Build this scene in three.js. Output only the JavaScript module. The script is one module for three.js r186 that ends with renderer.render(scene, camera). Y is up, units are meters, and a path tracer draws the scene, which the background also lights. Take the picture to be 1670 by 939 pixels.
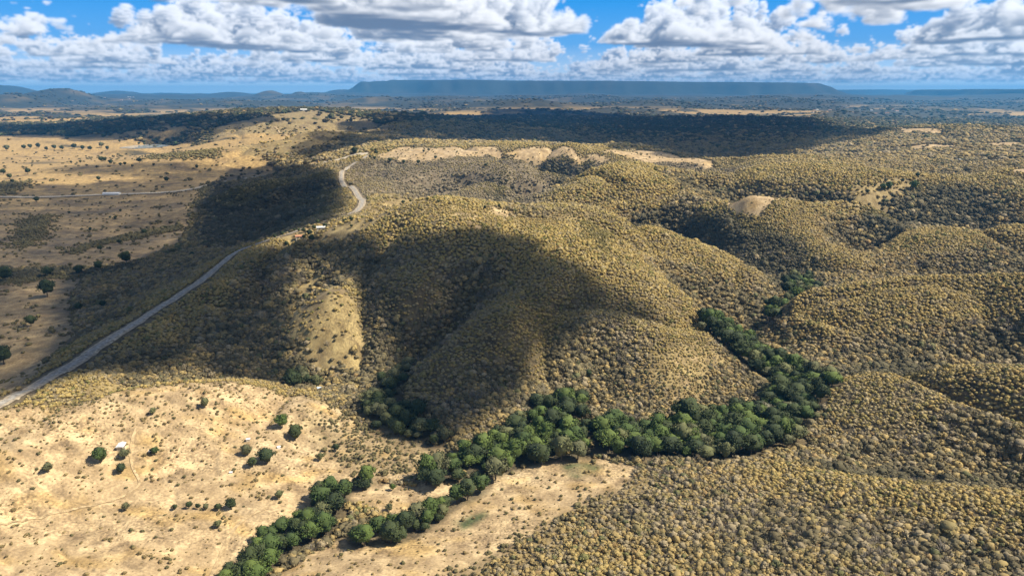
import * as THREE from 'three';
import { mergeGeometries } from 'three/addons/utils/BufferGeometryUtils.js';

// ---------------------------------------------------------------- camera, light, exposure
const scene = new THREE.Scene();
const camera = new THREE.PerspectiveCamera(43.0, 1670 / 939, 1, 150000);
const EYE = 150;
camera.position.set(0, EYE, 0);
camera.rotation.x = -14.9 * Math.PI / 180;
const renderer = new THREE.WebGLRenderer();
renderer.toneMapping = THREE.LinearToneMapping;
const EXPOSURE = 1.8;
renderer.toneMappingExposure = EXPOSURE;
renderer.shadowMap.enabled = true;
const SUN = new THREE.Vector3(Math.cos(48 * Math.PI / 180) * Math.sin(95 * Math.PI / 180), Math.sin(48 * Math.PI / 180), -Math.cos(48 * Math.PI / 180) * Math.cos(95 * Math.PI / 180)).normalize();
const sun = new THREE.DirectionalLight(new THREE.Color().setRGB(1, 0.91, 0.74), 5);
sun.target.position.set(0, 0, -600); sun.position.copy(sun.target.position).addScaledVector(SUN, 3000);
sun.castShadow = true; sun.shadow.radius = 1; sun.shadow.mapSize.set(4096, 4096);
Object.assign(sun.shadow.camera, { left: -1500, right: 1500, top: 1500, bottom: -1500, near: 10, far: 8000 });
scene.add(sun, sun.target);
scene.fog = new THREE.FogExp2(new THREE.Color().setRGB(0.09, 0.46, 1.0), 0.000055);

// ---------------------------------------------------------------- random numbers and noise
const rng = (s) => () => { s = (s + 0x6d2b79f5) | 0; let t = Math.imul(s ^ (s >>> 15), 1 | s); t = (t + Math.imul(t ^ (t >>> 7), 61 | t)) ^ t; return ((t ^ (t >>> 14)) >>> 0) / 4294967296; };
const clamp = (v, a, b) => (v < a ? a : v > b ? b : v), lerp = (a, b, t) => a + (b - a) * t;
const smooth = (a, b, v) => { const t = clamp((v - a) / (b - a), 0, 1); return t * t * (3 - 2 * t); };
const PERM = new Uint8Array(512); { const r = rng(7), p = [...Array(256).keys()]; for (let i = 255; i > 0; i--) { const j = Math.floor(r() * (i + 1)); [p[i], p[j]] = [p[j], p[i]]; } for (let i = 0; i < 512; i++) PERM[i] = p[i & 255]; }
const G2 = new Float32Array(512); for (let i = 0; i < 256; i++) { G2[i * 2] = Math.cos(i * 2.399963); G2[i * 2 + 1] = Math.sin(i * 2.399963); }
function n2(x, y) {
  const xi = Math.floor(x), yi = Math.floor(y), fx = x - xi, fy = y - yi, X = xi & 255, Y = yi & 255;
  const u = fx * fx * fx * (fx * (fx * 6 - 15) + 10), v = fy * fy * fy * (fy * (fy * 6 - 15) + 10);
  const a = PERM[PERM[X] + Y] * 2, b = PERM[PERM[X + 1] + Y] * 2, c = PERM[PERM[X] + Y + 1] * 2, d = PERM[PERM[X + 1] + Y + 1] * 2;
  const p = G2[a] * fx + G2[a + 1] * fy, q = G2[b] * (fx - 1) + G2[b + 1] * fy, r = G2[c] * fx + G2[c + 1] * (fy - 1), s = G2[d] * (fx - 1) + G2[d + 1] * (fy - 1);
  return (p + u * (q - p) + v * (r + u * (s - r) - p - u * (q - p))) * 1.4;
}
function fbm(x, y, o) { let s = 0, a = 1, t = 0; for (let i = 0; i < o; i++) { s += a * n2(x + i * 17.3, y - i * 9.1); t += a; a *= 0.5; x *= 2.03; y *= 2.03; } return s / t; }
const gr = (h, x, y, z) => { h &= 15; const u = h < 8 ? x : y, v = h < 4 ? y : h === 12 || h === 14 ? x : z; return ((h & 1) ? -u : u) + ((h & 2) ? -v : v); };
function n3(x, y, z) {
  const xi = Math.floor(x), yi = Math.floor(y), zi = Math.floor(z), X = xi & 255, Y = yi & 255, Z = zi & 255; x -= xi; y -= yi; z -= zi;
  const u = x * x * x * (x * (x * 6 - 15) + 10), v = y * y * y * (y * (y * 6 - 15) + 10), w = z * z * z * (z * (z * 6 - 15) + 10);
  const A = PERM[X] + Y, AA = PERM[A] + Z, AB = PERM[A + 1] + Z, B = PERM[X + 1] + Y, BA = PERM[B] + Z, BB = PERM[B + 1] + Z;
  return lerp(lerp(lerp(gr(PERM[AA], x, y, z), gr(PERM[BA], x - 1, y, z), u), lerp(gr(PERM[AB], x, y - 1, z), gr(PERM[BB], x - 1, y - 1, z), u), v),
    lerp(lerp(gr(PERM[AA + 1], x, y, z - 1), gr(PERM[BA + 1], x - 1, y, z - 1), u), lerp(gr(PERM[AB + 1], x, y - 1, z - 1), gr(PERM[BB + 1], x - 1, y - 1, z - 1), u), v), w);
}

// ---------------------------------------------------------------- sky: clear air and a layer of cumulus, computed all round
{
  const W = 4096, HH = 2048, data = new Float32Array(W * HH * 4);
  const BASE = 950, TOP = 2250, CELL = 150, N = 1024;
  const cover = new Float32Array(N * N);                           // where the cumulus stand
  for (let j = 0; j < N; j++) for (let i = 0; i < N; i++) {
    const x = (i - N / 2) * CELL, z = (j - N / 2) * CELL;
    cover[j * N + i] = 0.42 * fbm(x / 8000 + 3.7, z / 8000 + 1.2, 2) + 0.95 * n2(x / 3500 + 12, z / 3500 + 7) + 0.28 * n2(x / 1300, z / 1300) - 0.06;
  }
  const at = (x, z) => { const a = clamp(x / CELL + N / 2, 0, N - 2), b = clamp(z / CELL + N / 2, 0, N - 2), i = a | 0, j = b | 0, u = a - i, v = b - j, k = j * N + i;
    return (cover[k] * (1 - u) + cover[k + 1] * u) * (1 - v) + (cover[k + N] * (1 - u) + cover[k + N + 1] * u) * v; };
  const dens = (x, y, z, fine) => {
    const h = (y - BASE) / (TOP - BASE); if (h < 0 || h > 1) return 0;
    const c = at(x, z) - h * 0.72 - 0.02; if (c < -0.5) return 0;
    let b = 1.0 * Math.abs(n3(x / 850, y / 700, z / 850)) + 0.5 * Math.abs(n3(x / 360, y / 310, z / 360 + 9));
    if (fine) b += 0.24 * Math.abs(n3(x / 150, y / 130, z / 150)) + 0.08 * Math.abs(n3(x / 65, y / 60, z / 65));
    else b += 0.085;
    return clamp((c * 1.25 + b - 0.62) * 4 * smooth(0, 0.05, h + b * 0.03), 0, 1);
  };
  const AIR = 1.15 / EXPOSURE, STEPS = [45, 70, 120, 220, 380];
  const clear = (s) => { const e = Math.asin(s) * 57.3;   // colour of clear air by height above the horizon
    const k = [[0, 0.80, 0.98, 1.12], [1.6, 0.50, 0.73, 1.0], [3.5, 0.13, 0.42, 0.86], [6.5, 0.03, 0.31, 0.80], [15, 0.09, 0.22, 0.48], [40, 0.10, 0.17, 0.34], [90, 0.09, 0.145, 0.28]];
    let i = 0; while (i < k.length - 2 && k[i + 1][0] < e) i++; const t = clamp((e - k[i][0]) / (k[i + 1][0] - k[i][0]), 0, 1); return [1, 2, 3].map((c) => lerp(k[i][c], k[i + 1][c], t)); };
  const HAZE = [0.36, 0.56, 0.87];
  const shade = (az, up) => {
    const s = Math.sin(up), dx = Math.cos(az) * Math.cos(up), dz = Math.sin(az) * Math.cos(up), sky = clear(s);
    const near = BASE / Math.max(s, 0.012), end = Math.min(TOP / Math.max(s, 0.012), near + 26000, 76000);
    let T = 1, r = 0, g = 0, b = 0, d = near, dist = 0, wsum = 0, inside = false;
    while (d < end && T > 0.02) {
      const step = Math.max(70, d * 0.006) * (inside ? 1 : 1.8), x = dx * d, z = dz * d, y = s < 0.012 ? BASE + (d - near) * 0.012 : s * d;
      const q = dens(x, y, z, d < 40000); inside = q > 0;
      if (q > 0) {
        let tau = 0; for (const l of STEPS) tau += dens(x + SUN.x * l, y + SUN.y * l, z + SUN.z * l, false) * l * 0.9;
        const lit = 0.80 * Math.exp(-tau * 0.0055) + 0.20 * Math.exp(-tau * 0.0018), h = (y - BASE) / (TOP - BASE), low = 0.75 + 0.6 * h, a = 1 - Math.exp(-q * 0.018 * step), w = T * a;
        r += w * (1.04 * lit + 0.062 * low); g += w * (0.99 * lit + 0.125 * low); b += w * (0.9 * lit + 0.25 * low); T -= w; dist += w * d; wsum += w;
      }
      d += step;
    }
    if (wsum > 0) { const m = 1 - Math.exp(-dist / wsum / 80000), k = wsum; r = lerp(r, HAZE[0] * k, m); g = lerp(g, HAZE[1] * k, m); b = lerp(b, HAZE[2] * k, m); }
    return [r + T * sky[0], g + T * sky[1], b + T * sky[2]];
  };
  const put = (o, c) => { data[o] = c[0] * AIR; data[o + 1] = c[1] * AIR; data[o + 2] = c[2] * AIR; data[o + 3] = 1; };
  for (let row = 0; row < HH / 2; row++) for (let col = 0; col < W; col++) put((row * W + col) * 4, [0.20, 0.19, 0.17]);
  let rows = []; for (let row = HH / 2; row < HH; row += row < HH / 2 + 112 ? 1 : 6) rows.push(row); if (rows.at(-1) !== HH - 1) rows.push(HH - 1);
  const cols = []; for (let col = 0; col <= W; col += Math.abs(col - W / 4) < 560 ? 1 : 6) cols.push(Math.min(col, W)); if (cols.at(-1) !== W) cols.push(W);
  let last = null, lastRow = -1;
  for (const row of rows) {
    const up = ((row + 0.5) / HH - 0.5) * Math.PI, line = new Float32Array(W * 3);
    let pc = null, pcol = 0;
    for (const col of cols) {
      const c = shade((((col % W) + 0.5) / W - 0.5) * 2 * Math.PI, up);
      if (pc) for (let q = pcol; q < col; q++) { const t = (q - pcol) / (col - pcol); for (let k = 0; k < 3; k++) line[q * 3 + k] = lerp(pc[k], c[k], t); }
      pc = c; pcol = col;
    }
    for (let q = last ? lastRow + 1 : row; q <= row; q++) { const t = last ? (q - lastRow) / (row - lastRow) : 1;
      for (let col = 0; col < W; col++) put((q * W + col) * 4, [0, 1, 2].map((k) => last ? lerp(last[col * 3 + k], line[col * 3 + k], t) : line[col * 3 + k])); }
    last = line; lastRow = row;
  }
  { const stat = (e0, e1) => { const v = [[], [], []]; for (let row = Math.floor((e0 / 180 + 0.5) * HH); row < (e1 / 180 + 0.5) * HH; row += 2) for (let col = 0; col < W; col += 8) for (let k = 0; k < 3; k++) v[k].push(data[(row * W + col) * 4 + k]); return v.map((q) => { const s = Float32Array.from(q).sort(); return [s[s.length * 0.05 | 0], s[s.length >> 1], s[s.length * 0.95 | 0]].map((x) => (x * EXPOSURE).toFixed(2)).join('/'); }).join('  '); }; console.log('sky 0-3', stat(0, 3), '3-10', stat(3, 10), '10-20', stat(10, 20), '20-50', stat(20, 50), '50-90', stat(50, 90)); }
  const t = new THREE.DataTexture(data, W, HH, THREE.RGBAFormat, THREE.FloatType);
  t.mapping = THREE.EquirectangularReflectionMapping; t.magFilter = THREE.LinearFilter; t.minFilter = THREE.LinearFilter; t.needsUpdate = true;
  scene.background = t; scene.environment = t;
}

// ---------------------------------------------------------------- the lie of the land, in metres (x right, z towards the viewer)
const CONTROL = [[-90.2,-204.7,0.0],[-76.8,-226.9,0.0],[-67.9,-234.5,0.0],[-50.8,-226.9,0.0],[-34.5,-234.5,0.0],[-10.8,-256.3,1.0],[-65.5,-254.0,1.0],[-45.1,-261.0,1.0],[-29.0,-271.5,2.0],[-9.1,-282.1,2.0],[12.1,-293.4,2.0],[30.2,-284.8,2.0],[56.1,-282.9,3.0],[82.2,-282.9,3.0],[108.7,-292.3,4.0],[131.9,-318.9,5.0],[154.5,-354.7,6.0],[146.0,-376.3,8.0],[137.8,-415.2,7.0],[130.3,-442.1,8.0],[142.7,-472.8,9.0],[168.2,-487.7,9.0],[198.4,-525.3,10.0],[232.7,-567.1,10.0],[18.4,-311.0,4.0],[31.5,-332.4,7.0],[-53.9,-243.6,2.0],[16.1,-266.5,2.0],[41.3,-269.7,3.0],[3.4,-239.4,2.0],[-27.5,-211.8,3.0],[-53.8,-202.3,4.0],[-94.8,-229.8,3.0],[-115.1,-226.7,5.0],[-154.8,-222.0,8.0],[-156.0,-192.6,8.0],[-170.9,-215.8,12.0],[-122.5,-199.4,5.0],[-118.0,-249.9,6.0],[-164.8,-240.4,14.0],[-184.8,-238.5,20.0],[-153.6,-262.4,15.0],[-124.6,-280.8,14.0],[-104.8,-274.0,9.0],[-87.6,-283.7,4.0],[-63.0,-291.4,3.0],[-97.5,-301.4,10.0],[-209.7,-277.3,28.0],[-189.9,-285.9,27.0],[-172.0,-300.8,25.0],[-149.7,-311.3,23.0],[-125.9,-322.5,20.0],[-107.8,-328.5,16.0],[-193.8,-341.2,18.0],[-167.0,-349.0,15.0],[-138.8,-356.7,12.0],[-116.8,-357.5,10.0],[-100.5,-349.8,8.0],[-86.4,-349.8,8.0],[-71.3,-336.2,7.0],[-54.8,-307.7,4.0],[-36.7,-296.4,2.0],[-77.6,-353.2,10.0],[-212.6,-300.8,25.0],[-212.4,-323.1,25.0],[-208.5,-372.2,27.0],[-204.2,-439.1,31.0],[-204.1,-536.0,38.0],[-192.4,-556.6,40.0],[-165.0,-579.4,44.0],[-146.0,-627.3,46.0],[-152.6,-724.8,44.0],[-240.2,-1029.0,40.0],[-249.0,-1280.3,50.0],[-241.8,-349.0,15.0],[-246.8,-408.6,15.0],[-255.4,-502.8,16.0],[-240.9,-554.3,22.0],[-322.3,-587.2,4.0],[-401.9,-634.0,-2.0],[-462.6,-642.3,-4.0],[-372.8,-510.8,0.0],[-309.4,-418.3,4.0],[-334.8,-507.4,1.0],[-551.2,-772.2,-8.0],[-485.2,-772.2,-8.0],[-413.9,-762.5,-6.0],[-347.8,-733.1,0.0],[-824.5,-1175.5,-10.0],[-676.4,-1175.5,-10.0],[-554.8,-1237.0,-8.0],[-1433.2,-2074.0,-12.0],[-1214.2,-2315.5,-12.0],[-2427.3,-3542.6,-12.0],[-615.6,-990.6,-10.0],[-483.9,-978.2,-8.0],[-363.6,-964.8,30.0],[-344.2,-915.7,6.0],[-388.1,-947.5,1.0],[-321.2,-941.0,10.0],[-241.6,-738.9,18.0],[-268.8,-899.4,20.0],[-248.1,-1005.3,30.0],[-372.3,-1156.1,12.0],[-192.9,-724.9,36.0],[-329.1,-798.1,4.0],[-447.1,-1051.6,-2.0],[-512.7,-1319.4,-2.0],[-436.9,-1362.4,10.0],[-320.1,-1307.9,35.0],[-228.3,-1496.8,55.0],[-150.0,-1346.3,58.0],[-77.9,-1257.8,62.0],[16.5,-1335.3,62.0],[95.5,-1215.7,60.0],[216.4,-1499.0,50.0],[316.6,-1390.3,38.0],[380.2,-1346.1,25.0],[-195.9,-1095.0,42.0],[-115.7,-1026.6,36.0],[-148.5,-908.2,34.0],[-114.7,-976.5,22.0],[-184.4,-938.3,38.0],[-61.1,-969.8,18.0],[28.4,-962.9,10.0],[-27.6,-945.6,45.0],[13.3,-1066.2,58.0],[67.7,-1156.1,12.0],[112.9,-1433.0,24.0],[35.7,-941.0,10.0],[-133.4,-907.5,28.0],[149.5,-973.5,62.0],[93.2,-895.3,58.0],[194.3,-879.4,56.0],[246.6,-854.5,48.0],[45.5,-834.6,42.0],[75.5,-782.9,50.0],[141.1,-782.9,50.0],[-57.5,-506.0,76.0],[-98.3,-598.1,60.0],[-22.8,-490.7,72.0],[11.0,-521.4,68.0],[54.4,-561.4,66.0],[99.7,-547.2,56.0],[144.5,-536.0,38.0],[181.9,-533.9,22.0],[208.6,-541.4,12.0],[167.3,-743.0,16.0],[185.0,-688.1,14.0],[218.9,-613.7,11.0],[217.8,-705.8,36.0],[196.3,-737.6,34.0],[231.4,-712.6,56.0],[235.2,-722.5,48.0],[278.1,-726.9,48.0],[312.4,-718.9,40.0],[349.8,-705.6,30.0],[344.4,-668.1,22.0],[275.4,-625.6,22.0],[237.4,-593.3,13.0],[320.4,-664.2,17.0],[290.8,-837.8,50.0],[321.0,-1058.1,50.0],[440.6,-1143.6,56.0],[367.4,-821.0,52.0],[434.5,-846.5,56.0],[348.8,-733.3,44.0],[515.9,-864.5,54.0],[595.6,-856.4,62.0],[403.0,-775.8,28.0],[422.9,-748.5,15.0],[482.1,-741.4,15.0],[503.5,-707.9,15.0],[511.4,-793.1,32.0],[544.7,-774.8,38.0],[359.5,-635.0,30.0],[406.3,-622.3,27.0],[432.6,-605.8,25.0],[284.3,-584.7,15.0],[334.9,-583.9,10.0],[381.3,-577.5,10.0],[240.0,-549.2,11.0],[201.3,-467.6,22.0],[237.7,-468.8,28.0],[275.8,-465.6,33.0],[324.0,-448.8,38.0],[193.3,-426.6,13.0],[224.9,-414.6,13.0],[259.6,-411.6,14.0],[300.9,-408.6,15.0],[182.7,-374.8,5.0],[206.6,-375.6,4.0],[261.1,-381.9,3.0],[286.9,-385.0,4.0],[146.6,-327.8,9.0],[165.6,-326.1,17.0],[190.5,-319.6,23.0],[212.4,-310.0,28.0],[227.7,-304.6,31.0],[152.2,-295.1,10.0],[175.3,-288.8,13.0],[198.8,-284.6,15.0],[209.8,-274.6,17.0],[119.7,-279.1,5.0],[138.0,-262.3,3.5],[170.0,-258.4,3.0],[196.0,-250.7,4.0],[102.4,-266.3,7.0],[117.6,-245.3,13.0],[132.2,-229.9,18.0],[149.2,-219.8,22.0],[163.4,-208.4,26.0],[49.5,-245.5,6.0],[35.2,-225.1,6.0],[22.6,-204.6,8.0],[-14.3,-196.7,5.0],[51.0,-200.3,11.0],[94.5,-214.2,13.0],[82.0,-181.8,16.0],[121.5,-190.2,18.0],[113.7,-176.3,20.0],[140.6,-173.6,22.0],[-13.7,-461.3,66.0],[5.2,-402.2,50.0],[21.0,-368.6,35.0],[36.5,-356.1,19.0],[49.6,-332.4,7.0],[85.4,-363.8,23.0],[117.2,-425.7,25.0],[79.2,-426.3,44.0],[66.2,-469.2,54.0],[126.9,-392.5,13.0],[84.1,-326.4,8.0],[113.1,-344.1,7.0],[-10.6,-338.7,19.0],[-23.6,-303.5,6.0],[4.3,-313.2,7.0],[-41.2,-341.2,18.0],[-30.8,-405.2,31.0],[-54.8,-393.4,20.0],[-4.7,-355.8,39.0],[-54.5,-405.2,42.0],[-48.6,-415.4,43.0],[-70.8,-445.7,51.0],[-82.8,-413.7,36.0],[-65.8,-381.0,17.0],[-69.2,-341.7,8.0],[-104.3,-406.5,38.0],[-100.8,-387.4,22.0],[-87.2,-369.7,14.0],[-139.8,-485.0,38.0],[-131.0,-422.2,26.0],[-131.0,-383.9,16.0],[-159.9,-442.8,28.0],[-88.0,-480.2,58.0],[-52.8,-460.2,67.0],[-465.7,-2412.2,30.0],[-114.0,-3976.7,0.0],[416.1,-1592.2,10.0],[512.0,-2344.4,5.0],[429.3,-3170.8,5.0],[995.5,-2603.6,10.0],[884.9,-1746.2,42.0],[1041.1,-1743.3,45.0],[1112.5,-1616.8,50.0],[1264.3,-2157.2,60.0],[1516.7,-2211.2,40.0],[1364.0,-2746.4,20.0],[1514.2,-3976.7,0.0],[2783.0,-4447.4,0.0],[-913.5,-3346.2,85.0],[-934.9,-2756.9,68.0],[-957.3,-2405.5,40.0],[-910.3,-2185.1,6.0],[-641.8,-1786.7,25.0],[-497.9,-1809.2,60.0],[-391.6,-1729.9,50.0],[-422.4,-2396.9,50.0],[-598.8,-1830.9,4.0],[-1010.4,-2287.0,-10.0],[174.3,-1130.0,30.0],[236.9,-1030.0,28.0],[103.9,-1080.0,22.0],[275.5,-830.0,36.0],[346.9,-800.0,34.0],[532.8,-960.0,44.0],[-19.0,-640.0,40.0],[38.2,-690.0,20.0],[94.4,-670.0,15.0],[-73.1,-640.0,46.0],[303.0,-525.0,11.0],[364.7,-515.0,11.0],[261.9,-535.0,12.0],[453.8,-640.0,36.0],[19.8,-1600.0,45.0],[245.4,-1800.0,20.0],[-200.4,-1800.0,35.0],[578.0,-1500.0,25.0],[-175.7,-370.0,18.0],[-228.9,-350.0,22.0],[0.0,-110.0,8.0],[97.0,-110.0,25.0],[-99.7,-110.0,10.0],[46.1,-120.0,16.0],[-49.4,-120.0,6.0],[-1503.1,-5500.0,20.0],[-518.1,-1500.0,0.0],[2050.4,-3500.0,10.0],[0.0,-8500.0,0.0],[-5781.1,-8500.0,0.0],[5781.1,-8500.0,0.0],[-2619.7,-6000.0,0.0],[2276.9,-6000.0,0.0]];
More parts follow.
